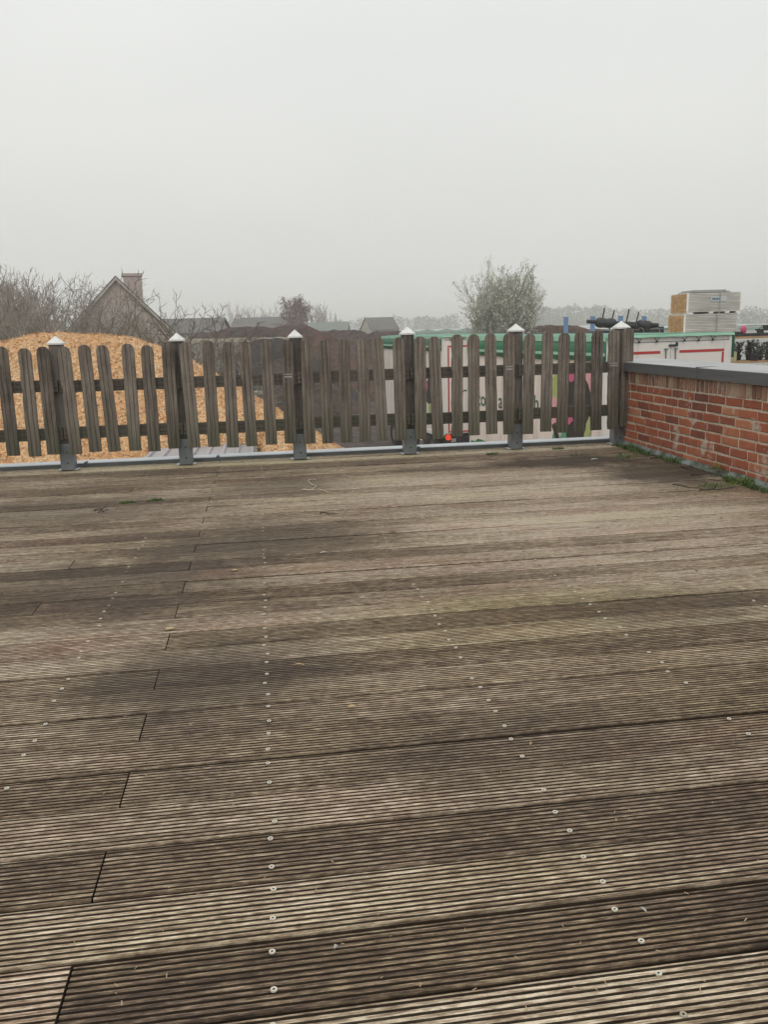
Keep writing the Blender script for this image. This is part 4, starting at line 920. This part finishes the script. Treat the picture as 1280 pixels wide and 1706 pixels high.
# tray bundles
pL, pR = 1137, 1226
wS = (pR-pL)/F*D3; base = cpx(pL, D3); base[2] = 0
zs = [eyez(1180, 562, D3)+EYE+.03, eyez(1180, 522.5, D3)+EYE, eyez(1180, 487, D3)+EYE]
hb = zs[1]-zs[0]; labs = ['lower visible bundle of pale trays strapped on the flatbed', 'top bundle of pale trays with printed label, highest of the stack']
z = zs[0]; stack = []
nlow = 4; zb = GZ+1.151; hl = (z-zb)/nlow
for k in range(nlow+2):
    if k < nlow: za_, zt = zb+hl*k, zb+hl*(k+1); lab = ('hidden bundle of pale trays, %s from the flatbed up' % ('first', 'second', 'third', 'fourth')[k])
    else: za_, zt = zs[k-nlow], zs[k-nlow+1]; lab = labs[k-nlow]
    lean = UX*(.055*(k-nlow) if k >= nlow else 0)
    q0 = base+lean; q0[2] = 0
    e = empty('tray_bundle', (*(q0+UX*wS/2+VX*.6)[:2], za_), lab, 'tray bundle', 'strapped bundles of trays')
    n = 13; hh = zt-za_-.055
    B = MB()
    for i in range(n):
        t0 = za_+.05+hh*i/n; j = UX*random.uniform(-.012, .012)
        B.obox(q0+j+KZ*t0, UX*wS, VX*1.15, KZ*(hh/n*.62), 0, random.uniform(.35, .75)); B.obox(q0+UX*.02+VX*.02+KZ*(t0+hh/n*.62), UX*(wS-.04), VX*1.1, KZ*(hh/n*.38), 0, .12)
    B.obox(q0-VX*.012+UX*.0+KZ*(za_+.05), UX*.05, VX*.01, KZ*hh, 0, .9)
    B.build('trays', MAT['tray'], e)
    B = MB()
    for i in range(n):
        t0 = za_+.04+(zt-za_-.06)*i/n
        B.obox(q0-UX*.012+VX*.03+KZ*t0, UX*.014, VX*1.06, KZ*(hh/n*.45), 0, .3)
        for j in range(9): B.obox(q0-UX*.045+VX*(.03+.12*j)+KZ*(t0+.002), UX*.05, VX*.065, KZ*(hh/n*.8), 0, random.uniform(.4, .9))
    B.build('brown_tray_end', MAT['cardboard'], e)
    B = MB(); 
    for a in (0.0, wS*.42, wS*.72, wS-.12): B.obox(q0+UX*a+KZ*(za_+.002), UX*.12, VX*1.1, KZ*.046, 0, .9)
    B.build('spacer_block', MAT['tray'], e)
    if k == nlow+1:
        B = MB(); B.obox(q0+UX*.10+KZ*(zt+.002), UX*(wS*.72), VX*.9, KZ*.03); B.obox(q0+UX*.14+KZ*(zt+.033), UX*(wS*.62), VX*.8, KZ*.03); B.build('lid_board', MAT['plate'], e)
        B = MB(); B.obox(q0+UX*(wS*.44)-VX*.02+KZ*(zt-.24), UX*.42, VX*.006, KZ*.13); lb = B.build('label_film', MAT['film'], e)
        B = MB(); x_ = wS*.44+.04
        for wd_ in (.035, .05, .03, .045, .02, .04): B.obox(q0+UX*x_-VX*.024+KZ*(zt-.20), UX*(wd_*.7), VX*.003, KZ*.055); x_ += wd_
        B.build('label_print', MAT['blueink'], lb)
    if k >= nlow:
        B = MB(); B.obox(q0+UX*(wS*.60)-VX*.03+KZ*za_, UX*.03, VX*.01, KZ*(zt-za_+.02)); B.build('strap', MAT['strap'], e)
# black roller frame with four stakes
def q3(px_, py_, D=D3-.3): p = cpx(px_, D); p[2] = EYE+eyez(px_, py_, D); return p
mc = q3(1040, 540); 
rl = empty('roller_frame', (mc[0], mc[1], GZ+1.15), 'black wrapped roller with four upright stakes, left of the tray stack', 'farm machine')
B = MB(); B.tube([q3(979, 535.5), q3(995, 536.5), q3(1082, 541), q3(1096, 541.5)], .05, 8); B.build('axle', MAT['black'], rl)
for a, c in (((994, 537), (1026, 539)), ((1063, 541), (1083, 542.5))):
    B = MB(); pa, pc = q3(*a), q3(*c); n = 8; B.tube([pa+(pc-pa)*i/n+KZ*random.uniform(-.01, .01) for i in range(n+1)], [.10]+[.125+random.uniform(-.008, .012) for _ in range(n-1)]+[.10], 12); B.build('wrapped_roll', MAT['tarpblack'], rl, smooth=True)
B = MB(); B.tube([q3(1020, 541), q3(1066, 543)], .06, 8); B.build('cross_beam', MAT['black'], rl)
for a, c in (((1007.5, 513), (1003, 540)), ((1023.5, 517), (1016, 549)), ((1047.5, 515), (1042, 544)), ((1063.5, 520), (1057, 550))):
    B = MB(); B.tube([q3(*c), q3(*a)], .018, 6); B.build('stake', MAT['black'], rl)
B = MB(); p = q3(1000, 550); B.obox(p-KZ*.12, UX*1.7, VX*.9, KZ*.10); B.obox(p+UX*.9, UX*.8, VX*.5, KZ*.05); B.obox(p+UX*.75-KZ*.0, UX*.06, VX*.1, KZ*.2); B.build('platform', MAT['tarpblack'], rl)
B = MB()
for a in (0.05, 1.6):
    for c in (.05, .8): q = p+UX*a+VX*c; B.tube([np.array([q[0], q[1], GZ+1.152]), q-KZ*.1], .03, 6)
B.build('frame_leg', MAT['black'], rl)
for a in (1066, 1092):
    B = MB(); s0 = q3(a-3, 547); B.tube([s0-VX*.1, q3(a, 546)-VX*.12, q3(a+3, 549)-VX*.14, q3(a+4, 556)-VX*.14], .008, 5); B.build('hose', MAT['strap'], rl)
# blue posts
for (pp, py0, lb) in ((945, 529, 'leftmost blue steel post, standing alone above the reddish heap'), (988.5, 528, 'blue steel post behind the left end of the black roller'), (1034, 527.5, 'blue steel post right behind the last fence post'), (1072.5, 528, 'rightmost blue steel post, between the black roller and the tray stack')):
    D = 30; p = cpx(pp, D); zt = EYE+eyez(pp, py0, D); B = MB()
    B.box((p[0]-.062, p[1]-.062, GZ), (p[0]+.062, p[1]+.062, zt)); B.box((p[0]-.07, p[1]-.07, zt), (p[0]+.07, p[1]+.07, zt+.02)); B.box((p[0]-.15, p[1]-.15, GZ), (p[0]+.15, p[1]+.15, GZ+.08))
    tag(B.build('blue_post', MAT['blue'], loc=(p[0], p[1], GZ)), lb, 'post', 'blue posts in the yard')

# ------------------------------------------------------------------ plant rack at the right
D4 = 18.5; al = math.radians(4); U4 = unit(camp(math.cos(al), math.sin(al))-camp(0, 0)); V4 = unit(camp(-math.sin(al), math.cos(al))-camp(0, 0))
r0 = cpx(1216, D4); r0[2] = 0; LW = 2.6
zt = EYE+eyez(1245, 564, D4)
rk = empty('plant_rack', (*(r0+U4*LW/2+V4*.35)[:2], GZ), 'wooden rack crowded with dark dormant plants beside the near trailer, right edge', 'rack')
shelves = [zt-.52*i for i in range(6)]
for z_ in shelves:
    B = MB(); B.obox(r0+KZ*z_, U4*LW, V4*.7, KZ*.045); B.build('shelf', MAT['plank'], rk)
for a in (0.0, 1.25, LW-.05):
    for c in (0.02, .64):
        B = MB(); B.obox(r0+U4*a+V4*c+KZ*GZ, U4*.04, V4*.04, KZ*(zt-GZ+(.045 if a else .0))); B.build('rack_post', MAT['plate'] if a == 0 else MAT['black'], rk)
B = MB(); B.obox(r0+U4*.0+KZ*(zt+.047), U4*LW, V4*.7, KZ*.06); B.build('black_cover', MAT['tarpblack'], rk)
B = MB(); g = random.Random(3)
for z_ in shelves[1:]:
    for _ in range(34):
        a, c = g.uniform(.05, LW-.1), g.uniform(.02, .55); q = r0+U4*a+V4*c+KZ*(z_+.046)
        B.tube([q, q+KZ*.12], [.045, .06], 7, 1, g.random())
        for _k in range(16):
            tip = q+KZ*g.uniform(.2, .44)+U4*g.gauss(0, .05)+V4*g.gauss(0, .04); B.tube([q+KZ*.1, (q+tip)/2+U4*g.gauss(0, .02)+KZ*.05, tip], [.006, .005, .003], 3, 0, g.random(), False)
            for _l in range(5):
                pc = tip-KZ*g.uniform(0, .2)+U4*g.gauss(0, .02)+V4*g.gauss(0, .02); uu = U4*g.uniform(.008, .024); vv = KZ*g.uniform(.008, .026)+V4*g.gauss(0, .01)
                B.add([pc-uu, pc-vv, pc+uu, pc+vv], [(0, 1, 2, 3)], 2 if g.random() < .25 else 0 if g.random() < .88 else 3, g.random())
o = B.build('potted_plants', [MAT['plant'], MAT['black'], MAT['potgreen'], MAT['plate']], loc=(*(r0+U4*LW/2)[:2], GZ)); tag(o, 'mass of dark potted plants and dry twigs filling the wooden rack', 'plants', kind='stuff')
B = MB(); q = r0+U4*.02+V4*.0+KZ*(shelves[1]+.046); B.obox(q, U4*.13, V4*.2, KZ*.20); tag(B.build('crate', MAT['ylabel'], loc=q), 'pale yellow box on the rack, beside the corner of the near trailer', 'box')
q = cpx(1235.5, D4+.2); q[2] = zt+.108; B = MB(); n = 18; pr = [(.0, .045), (.02, .055), (.08, .066), (.13, .060), (.16, .035), (.165, .005)]
Q = [q+U4*(r_*math.cos(2*math.pi*j/n))+V4*(r_*math.sin(2*math.pi*j/n))+KZ*h_ for h_, r_ in pr for j in range(n)]
B.add(Q, [(i*n+j, i*n+(j+1) % n, (i+1)*n+(j+1) % n, (i+1)*n+j) for i in range(len(pr)-1) for j in range(n)]+[tuple(range(n))[::-1]])
tag(B.build('pink_bag', MAT['pinkpot'], loc=q, smooth=True), 'bright pink rounded bundle standing on top of the plant rack', 'bundle')
q = cpx(1226, D4+.2); q[2] = zt+.108; B = MB(); leafy(B, q[0], q[1], 200, .06, .13, .02, q[2]); B.v = [(x, y, z_) for x, y, z_ in B.v]; tag(B.build('dark_foliage', MAT['evergreen'], loc=q), 'dark foliage lying around the pink bundle on the rack', 'plant')
q = cpx(1262, D4+.1); q[2] = zt+.108
mc_ = empty('machine', q, 'black tool frame with a lever lying on the rack at the right edge', 'machine')
B = MB(); B.obox(q+U4*.05+KZ*.05, U4*.9, V4*.3, KZ*.035); 
for a in (.07, .45, .85): B.obox(q+U4*a, U4*.03, V4*.25, KZ*.05)
B.build('frame', MAT['black'], mc_)
B = MB(); B.tube([q+U4*.0+KZ*.0, q+U4*.0+KZ*.11, q+U4*.09+KZ*.115], .008, 6); B.build('handle', MAT['black'], mc_)
B = MB(); B.tube([q+U4*.03+KZ*.15, q+U4*.16+KZ*.12], .009, 6); B.build('lever', MAT['black'], mc_)
for a in (.16, .24, .31, .42, .5): B = MB(); B.obox(q+U4*a+V4*.05+KZ*.088, U4*.055, V4*.12, KZ*random.uniform(.04, .10)); B.build('block', MAT['black'], mc_)

# ------------------------------------------------------------------ buildings beyond
def gable_house(name, P0, u, v, wid, length, zeave, zridge, wallm, roofm, label, cat='house', over=.25, vergem=None, chimney=None, windows=()):
    """P0 plan corner (left front of the gable), u across the gable, v along the ridge"""
    u = np.array([*unit(u)[:2], 0]); v = np.array([*unit(v)[:2], 0]); o = np.array([P0[0], P0[1], 0]); K = KZ
    e = empty(name, (*(o+u*wid/2+v*length/2)[:2], GZ), label, cat)
    B = MB(); g0 = [o+K*GZ, o+u*wid+K*GZ, o+u*wid+K*zeave, o+u*wid/2+K*zridge, o+K*zeave]; g1 = [p+v*length for p in g0]
    B.add(g0+g1, [(0, 1, 2, 3, 4), (9, 8, 7, 6, 5), (0, 5, 6, 1), (1, 6, 7, 2), (4, 9, 5, 0)]); B.build('wall', MAT[wallm], e)
    sl = (zridge-zeave)/(wid/2); th = .14; rd = None
    B = MB()
    for s in (-1, 1):
        rid = o+u*wid/2-v*over+K*(zridge+.03); ea = o+u*(wid/2+s*(wid/2+over))-v*over+K*(zeave-sl*over+.03)
        B.obox(rid, ea-rid, v*(length+2*over), K*th)
    rd = B.build('roof', MAT[roofm], e)
    if vergem:
        B = MB()
        for s in (-1, 1):
            rid = o+u*wid/2-v*(over+.03)+K*(zridge+.0); ea = o+u*(wid/2+s*(wid/2+over))-v*(over+.03)+K*(zeave-sl*over+.0)
            B.obox(rid, ea-rid, v*.05, K*.12)
        B.build('verge', MAT[vergem], e)
    if chimney:
        a, s, w1, w2, h = chimney; B = MB(); q = o+u*a+v*s; B.obox(q+K*(zridge-1.2), u*w1, v*w2, K*(1.2+h)); B.obox(q-u*.04-v*.04+K*(zridge+h), u*(w1+.08), v*(w2+.08), K*.10); B.build('chimney', MAT[wallm], rd)
    for (a, z_, w1, h1) in windows:
        B = MB(); q = o+u*a+K*z_; B.obox(q-v*.02, u*w1, v*.04, K*h1); B.build('window', MAT['windowm'], e)
    return e
def yawdir(deg): a = math.radians(deg); return (camp(math.cos(a), math.sin(a))-camp(0, 0)), (camp(-math.sin(a), math.cos(a))-camp(0, 0))
# big gable house on the left
D = 33; uu, vv = yawdir(17); pl = cpx(96, D-.8)
zr = EYE+eyez(207, 463, D); ze = EYE+eyez(322, 588, D)
wdH = (325-96)/F*D*1.0
gable_house('gable_house', pl, uu, vv, wdH, 8.5, ze, zr-.08, 'housebrick', 'tiles', 'pinkish brick gable house with chimney behind the bare trees on the left', vergem='verge', chimney=(wdH/2+.30, 1.0, .68, .8, .22), over=.12)
p = cpx(325, D-.3); B = MB(); B.tube([(p[0], p[1], GZ), (p[0], p[1], ze-.1)], .06, 8); o = B.build('drainpipe', MAT['verge'], loc=(p[0], p[1], GZ)); o.location = o.location
_h = bpy.data.objects['gable_house']; o.parent = _h; o.location = tuple(np.array(o.location)-ORI['gable_house'])
# long roof right of it
D = 75; uu, vv = yawdir(0)
def side_house(name, pxa, pxb, D, pyt, pye, wallm, roofm, label, depth=7, chim=None, cat='house'):
    a = cpx(pxa, D+depth); rx = camp(1, 0)-camp(0, 0); bk = camp(0, 1)-camp(0, 0)
    zr_ = EYE+eyez((pxa+pxb)/2, pyt, D+depth/2); ze_ = EYE+eyez((pxa+pxb)/2, pye, D); L_ = (pxb-pxa)/F*(D+depth/2)
    return gable_house(name, a, -np.array(bk), rx, depth, L_, ze_, zr_, wallm, roofm, label, cat, .2, None, chim)
side_house('farmhouse', 270, 404, 74, 533, 556, 'housebrick', 'slate', 'long low house with dull brown roof right of the gable house')
side_house('farmhouse', 414, 500, 112, 530, 549, 'housebrick', 'slate', 'distant grey-roofed house with a small chimney, below the rusty birch', chim=(3.0, .1, .9, .6, .45))
side_house('barn', 500, 594, 130, 538.5, 552, 'slate', 'greenroof', 'low barn with grey-green roof right of the rusty birch', 9, cat='barn')
D = 135; uu, vv = yawdir(62); 
pc = cpx(628, D)
u_ = camp(-1, .9)-camp(0, 0); v_ = camp(1, .25)-camp(0, 0)
zr_ = EYE+eyez(640, 530, D); ze_ = EYE+eyez(640, 550, D)
gl = cpx(610, D+3); u_ = np.array(pc)-np.array(gl)
gable_house('house', gl, u_, camp(1, .25)-camp(0, 0), np.linalg.norm(u_[:2]), (672-628)/F*D*1.02, ze_+.1, zr_, 'render_', 'slate', 'small distant house with cream gable and grey roof', over=.15, windows=((1.6, -1.0, .7, 1.0),))
# greenhouses
def greenhouse(pxa, pxb, D, pyt, rh, label, wall='ghglass', top='ghroof', spans=6):
    a, c = cpx(pxa, D), cpx(pxb, D); a[2] = c[2] = 0; d = c-a; back = np.array([*unit(camp(0, 1)-camp(0, 0))[:2], 0])*30
    zt_ = EYE+eyez((pxa+pxb)/2, pyt, D)+(.45-rh-.25 if rh < .4 else 0); e = empty('greenhouse', (*((a+c)/2)[:2], GZ), label, 'greenhouse')
    B = MB(); B.obox(a+KZ*GZ, d, back, KZ*(zt_-.45-GZ)); B.build('wall', MAT[wall], e)
    B = MB(); B.obox(a+KZ*(zt_-.449)-unit(back)*.05, d, unit(back)*.3, KZ*(.20 if rh > .4 else .14)); B.build('gutter', MAT[top], e)
    B = MB(); n = spans
    for i in range(n):
        q = a+d*i/n+KZ*(zt_-.24); s = d/n; P_ = [q, q+s, q+s*.5+KZ*(.22 if rh > .4 else .10)]; B.add(P_+[p_+back for p_ in P_], [(0, 1, 2), (5, 4, 3), (0, 2, 5, 3), (2, 1, 4, 5)])
    B.build('roof', MAT['ghglass'], e)
    B = MB(); m_ = int(np.linalg.norm(d)/3)
    for i in range(m_+1): B.obox(a+d*i/m_+KZ*GZ-unit(back)*.04, unit(d)*.08, unit(back)*.04, KZ*(zt_-.45-GZ))
    B.build('glazing_bar', MAT['ghwall'], e)
greenhouse(672, 955, 115, 545.5, 3, 'long pale greenhouse across the middle distance, behind the silver willow', spans=9)
greenhouse(1085, 1420, 62, 540.0, .1, 'white-walled greenhouse with mint green gutter at the right edge', 'ghwall', 'ghroof', 3)
greenhouse(1000, 1110, 100, 540, 3, 'small pale greenhouse seen left of the tray stack', spans=3)

# ------------------------------------------------------------------ trees
def grow(mb, p, d, L_, r, lvl, P, tips, rg):
    n = P['seg'][lvl]; pts = [p.copy()]; dd = d.copy(); up_ = P['up'][lvl]
    for i in range(n):
        dd = dd+np.array([rg.gauss(0, 1), rg.gauss(0, 1), rg.gauss(0, .6)])*P['wig'][lvl]+np.array([0, 0, up_]); dd /= np.linalg.norm(dd); p = p+dd*L_/n; pts.append(p)
    rads = [max(P['rmin'], r*(1-(1-P['tap'])*i/n)) for i in range(n+1)]
    if lvl == P['lv']-1: rads[-1] = P['rmin']*.6
    sides = 6 if lvl == 0 else 4 if lvl == 1 else 3
    (mb[0] if lvl == 0 else mb[1]).tube(pts, rads, sides, 0, .5, False)
    if lvl >= P['lv']-2: tips.append((pts, dd))
    if lvl < P['lv']-1:
        k = P['kids'][lvl]
        for c in range(k):
            t = P['st'][lvl]+(1-P['st'][lvl])*(c+rg.random())/k; f = t*n; i = min(int(f), n-1); q = pts[i]+(pts[i+1]-pts[i])*(f-i)
            dl = pts[i+1]-pts[i]; dl /= np.linalg.norm(dl); az = c*2.4+rg.uniform(-.5, .5); a0 = np.cross(dl, (0, 0, 1) if abs(dl[2]) < .9 else (1, 0, 0)); a0 /= np.linalg.norm(a0); b0 = np.cross(dl, a0)
            an = P['ang'][lvl]*rg.uniform(.7, 1.3); nd = dl*math.cos(an)+(a0*math.cos(az)+b0*math.sin(az))*math.sin(an)
            grow(mb, q, nd, L_*P['len'][lvl]*rg.uniform(.7, 1.15)*(1-.45*t), max(P['rmin'], rads[i]*P['rr'][lvl]), lvl+1, P, tips, rg)
BASE = dict(seg=(6, 5, 4, 3, 2), up=(.04, .06, .06, .05, 0), wig=(.10, .13, .16, .2, .2), tap=.45, kids=(7, 6, 5, 3), st=(.25, .15, .15, .1), ang=(.75, .7, .7, .7), len=(.75, .65, .6, .6), rr=(.6, .6, .6, .6), rmin=.006, lv=4)
def tree(name, px_, D, pytop, label, seed, P=None, r0=.09, stems=1, fan=.3, bark='bark', leaf=None, nleaf=0, lsz=.04, cat='tree', group=None, lend=1.0, lz=GZ, lspread=.05):
    P = {**BASE, **(P or {})}; rg = random.Random(seed); p0 = cpx(px_, D); p0[2] = lz; zt_ = EYE+eyez(px_, pytop, D); H_ = zt_-lz
    mbs = (MB(), MB()); tips = []
    for s in range(stems):
        az = 6.28*s/stems+rg.uniform(-.4, .4); f = fan*rg.uniform(.4, 1.2) if stems > 1 else rg.uniform(0, .06); d = np.array([math.cos(az)*f, math.sin(az)*f, 1.0]); d /= np.linalg.norm(d)
        grow(mbs, p0+np.array([math.cos(az), math.sin(az), 0])*.1*(stems > 1), d, H_*P.get('h0', .62)*rg.uniform(.85, 1.1)*lend, r0*.72*rg.uniform(.8, 1.15), 0, P, tips, rg)
    zmax = max(max(q[2] for q in m.v) for m in mbs if m.v); sc_ = H_/(zmax-lz); hx = P.get('hx', 1.0)
    for m in mbs: m.v = [(p0[0]+(x-p0[0])*sc_*hx, p0[1]+(y-p0[1])*sc_*hx, lz+(z_-lz)*sc_) for x, y, z_ in m.v]
    e = empty(name, p0, label, cat, group)
    mbs[0].build('trunk', MAT[bark], e); mbs[1].build('branches', MAT[bark], e)
    if leaf:
        B = MB()
        for _ in range(nleaf):
            pts, dd = rg.choice(tips); i = rg.randrange(len(pts)-1); t = rg.random(); q = pts[i]+(pts[i+1]-pts[i])*t; q = p0+(q-p0)*sc_*np.array([hx, hx, 1])
            q = q+np.array([rg.gauss(0, lspread), rg.gauss(0, lspread), rg.gauss(0, lspread)]); a = np.array([rg.gauss(0, 1), rg.gauss(0, 1), rg.gauss(0, 1)+P.get('lup', 0)]); a /= np.linalg.norm(a); c = np.cross(a, (rg.random(), rg.random(), .3)); c /= np.linalg.norm(c)
            s_ = lsz*rg.uniform(.6, 1.4); B.add([q-a*s_, q-c*s_*P.get('lw', .45), q+a*s_, q+c*s_*P.get('lw', .45)], [(0, 1, 2, 3)], 0, rg.random())
        B.build('leaves', MAT[leaf], e)
    return e
UPR = dict(ang=(.45, .5, .55, .6), up=(.05, .10, .10, .05), kids=(8, 7, 6, 3), st=(.12, .1, .1, .1), wig=(.07, .10, .14, .2))
# bare trees and shrubs on the left, in front of the house
SH = dict(kids=(9, 7, 5, 3), ang=(.6, .7, .8, .7), wig=(.12, .16, .2, .25), rmin=.006)
tree('bare_tree', 92, 27, 433, 'leaning bare tree left of the gable house, reaching highest of the left group', 1, SH, .085, 3, .55)
tree('bare_tree', 128, 26, 436, 'bare multi-stemmed tree directly left of the gable wall', 2, SH, .075, 4, .5)
tree('bare_tree', 62, 28, 444, 'bare spreading tree above the left part of the wood chips', 3, SH, .07, 3, .7)
tree('bare_tree', 160, 27, 448, 'bare tangled shrub against the left slope of the gable', 4, SH, .05, 4, .6)
tree('bare_tree', 234, 25, 452, 'slim bare tree in front of the chimney side of the gable', 5, dict(kids=(6, 5, 4, 2), ang=(.6, .7, .7, .7), st=(.4, .2, .2, .1), wig=(.14, .18, .2, .2), rmin=.0065), .075, bark='barkdark')
tree('bare_tree', 268, 25.5, 478, 'slim forked bare tree in front of the lower right gable slope', 6, dict(kids=(6, 5, 4, 2), ang=(.6, .7, .7, .7), st=(.4, .2, .2, .1), wig=(.14, .18, .2, .2), rmin=.0065), .075, bark='barkdark')
tree('bare_tree', 324, 24, 480, 'bare tree with long rising limbs just right of the gable house', 7, dict(kids=(7, 5, 4, 2), ang=(.55, .6, .7, .7), st=(.45, .2, .2, .1), wig=(.08, .12, .15, .2), rmin=.0065), .11, bark='barkdark')
tree('bare_tree', 362, 34, 507, 'small bare tree with a few pinkish leaves in front of the brown roof', 8, dict(kids=(8, 6, 4, 2), rmin=.009), .07, bark='barkdark', leaf='brownleaf', nleaf=1300, lsz=.028)
tree('bare_tree', 196, 30, 520, 'low brushwood at the foot of the brick gable', 9, SH, .04, 6, .9, cat='shrub', lend=.9)
tree('bare_tree', 300, 30, 545, 'low tangled shrub beneath the right corner of the gable house', 10, SH, .035, 6, .9, cat='shrub')
tree('bare_tree', 345, 31, 575, 'low twiggy shrub in front of the concrete wall', 12, SH, .03, 7, .9, cat='shrub')
for k, (a, D, t, lb) in enumerate(((-28, 40, 430, 'tall brushy tree at the left edge of the picture'), (8, 42, 431, 'tall brushy grey tree, second from the left edge'), (38, 41, 437, 'brushy grey tree, third from the left edge'), (70, 44, 446, 'brushy grey tree fourth from the left edge, behind the bare trunks'), (-60, 42, 440, 'tall brushy tree just beyond the left edge'))):
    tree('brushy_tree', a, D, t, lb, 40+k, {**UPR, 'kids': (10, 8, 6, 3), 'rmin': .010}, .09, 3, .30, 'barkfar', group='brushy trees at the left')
tree('evergreen_shrub', 30, 36, 516, 'dark evergreen bush low behind the wood chips at far left', 60, {**SH, 'rmin': .01}, .05, 6, .8, leaf='evergreen', nleaf=5200, lsz=.05, cat='shrub', lspread=.12)
tree('evergreen_shrub', 152, 31, 486, 'dense dark twiggy bush left of the gable, behind the bare trees', 61, {**SH, 'rmin': .01, 'kids': (9, 8, 6, 3)}, .05, 6, .6, 'bark', cat='shrub')
# silver willow
tree('willow_tree', 836, 44, 429, 'multi-stemmed tree with sparse silvery leaves behind the trailers', 70, dict(kids=(8, 7, 5, 3), ang=(.42, .45, .5, .5), up=(.03, .05, .06, .05), st=(.1, .1, .1, .1), wig=(.05, .08, .12, .18), rmin=.008, lup=1.2, lw=.30, h0=.7, hx=.72), .06, 17, .30, 'barkgrey', 'willow', 34000, .052, lspread=.07)
# rusty birch and far bare trees
tree('birch_tree', 494, 108, 493, 'rounded tree with rusty brown leaves behind the third fence post', 80, dict(kids=(10, 8, 5, 2), ang=(.6, .7, .7, .7), st=(.2, .1, .1, .1), rmin=.02), .16, 1, .3, 'barkgrey', 'brownleaf', 9000, .10, lspread=.18)
for k, (a, t) in enumerate(((383, 503), (398, 500), (421, 507), (432, 505), (447, 512), (457, 503), (467, 502), (528, 508), (537, 505), (546, 502), (556, 508))):
    names = ['first', 'second', 'third', 'fourth', 'fifth', 'sixth', 'seventh', 'eighth', 'ninth', 'tenth', 'eleventh']
    side = 'left' if a < 490 else 'right'
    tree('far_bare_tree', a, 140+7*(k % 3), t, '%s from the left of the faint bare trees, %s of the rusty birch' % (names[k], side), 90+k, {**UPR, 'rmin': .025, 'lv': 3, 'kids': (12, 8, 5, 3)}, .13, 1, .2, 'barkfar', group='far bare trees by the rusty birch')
# far woods: crowns of thin twigs, one mass
def woods(name, bands, label, seed):
    rg = random.Random(seed); B = MB()
    for (pa, ta, pb, tb, D, n) in bands:
        for i in range(n):
            a = pa+(pb-pa)*(i+rg.random())/n; f = (a-pa)/(pb-pa); DD = D*rg.uniform(.95, 1.1); top = ta+(tb-ta)*f+rg.gauss(0, 1.7)+2.2*math.sin(a*.13)+1.2*math.sin(a*.41)
            p = cpx(a, DD); zt_ = EYE+eyez(a, top, DD); H_ = zt_-GZ; wd = H_*rg.uniform(.16, .3)
            B.tube([(p[0], p[1], GZ), (p[0], p[1], GZ+H_*.6)], [.16, .07], 4, 0, .5, False)
            for _ in range(70):
                u = rg.random(); zc = GZ+H_*(.12+.86*u); rr_ = wd*math.sin(math.pi*min(1, .18+.8*u))**.6*rg.random()**.5; az = rg.uniform(0, 6.28)
                q = np.array([p[0]+rr_*math.cos(az), p[1]+rr_*math.sin(az), zc]); s_ = H_*.035*rg.uniform(.5, 1.5)
                x_ = np.array([rg.gauss(0, 1), rg.gauss(0, .6), rg.gauss(0, 1)]); x_ /= np.linalg.norm(x_); y_ = np.cross(x_, (0.2, 1, .1)); y_ /= np.linalg.norm(y_)
                B.add([q-x_*s_, q-y_*s_*.5, q+x_*s_, q+y_*s_*.5], [(0, 1, 2, 3)], 1, rg.random())
    m_ = B.build(name, [MAT['barkfar'], MAT['woodfar']]); return tag(m_, label, 'woods', kind='stuff')
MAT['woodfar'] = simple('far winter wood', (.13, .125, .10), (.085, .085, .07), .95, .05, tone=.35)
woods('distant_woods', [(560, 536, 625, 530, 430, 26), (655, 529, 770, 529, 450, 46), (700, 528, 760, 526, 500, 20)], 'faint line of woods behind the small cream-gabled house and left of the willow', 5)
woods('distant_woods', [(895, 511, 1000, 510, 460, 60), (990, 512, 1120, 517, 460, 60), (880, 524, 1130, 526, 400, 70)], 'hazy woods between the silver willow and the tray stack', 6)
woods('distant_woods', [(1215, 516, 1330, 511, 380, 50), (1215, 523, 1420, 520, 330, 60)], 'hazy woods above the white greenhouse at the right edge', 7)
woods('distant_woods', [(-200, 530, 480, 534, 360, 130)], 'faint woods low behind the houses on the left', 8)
# far conifer
p = cpx(570, 300); zt_ = EYE+eyez(570, 520, 300); B = MB(); B.tube([(p[0], p[1], GZ), (p[0], p[1], zt_)], [.25, .05], 6)
for i in range(14):
    z_ = GZ+2+(zt_-GZ-2)*i/14; r_ = 1.3*(1-i/14)+.1; n = 9; P_ = [(p[0]+r_*math.cos(6.283*j/n+i)*(1 if j % 2 else .7), p[1]+r_*math.sin(6.283*j/n+i), z_-.3) for j in range(n)]; B.add(P_+[(p[0], p[1], z_+1.1)], [(j, (j+1) % n, n) for j in range(n)])
tag(B.build('conifer', MAT['evergreen'], loc=(p[0], p[1], GZ)), 'tiny pointed conifer on the horizon left of the cream-gabled house', 'tree')

# ------------------------------------------------------------------ haze
B = MB(); B.box((-2300, -2300, GZ-1.1), (2300, 2300, 14.0)); hz = B.build('haze', []) ; hz.data.materials.clear()
hm = bpy.data.materials.new('winter haze'); hm.use_nodes = True; t = hm.node_tree; t.nodes.clear(); out = t.nodes.new('ShaderNodeOutputMaterial'); pv = t.nodes.new('ShaderNodeVolumePrincipled')
pv.inputs['Density'].default_value = .0021; pv.inputs['Color'].default_value = (.985, .985, .98, 1); pv.inputs['Anisotropy'].default_value = .0
t.links.new(pv.outputs[0], out.inputs['Volume']); hz.data.materials.append(hm); tag(hz, kind='stuff')
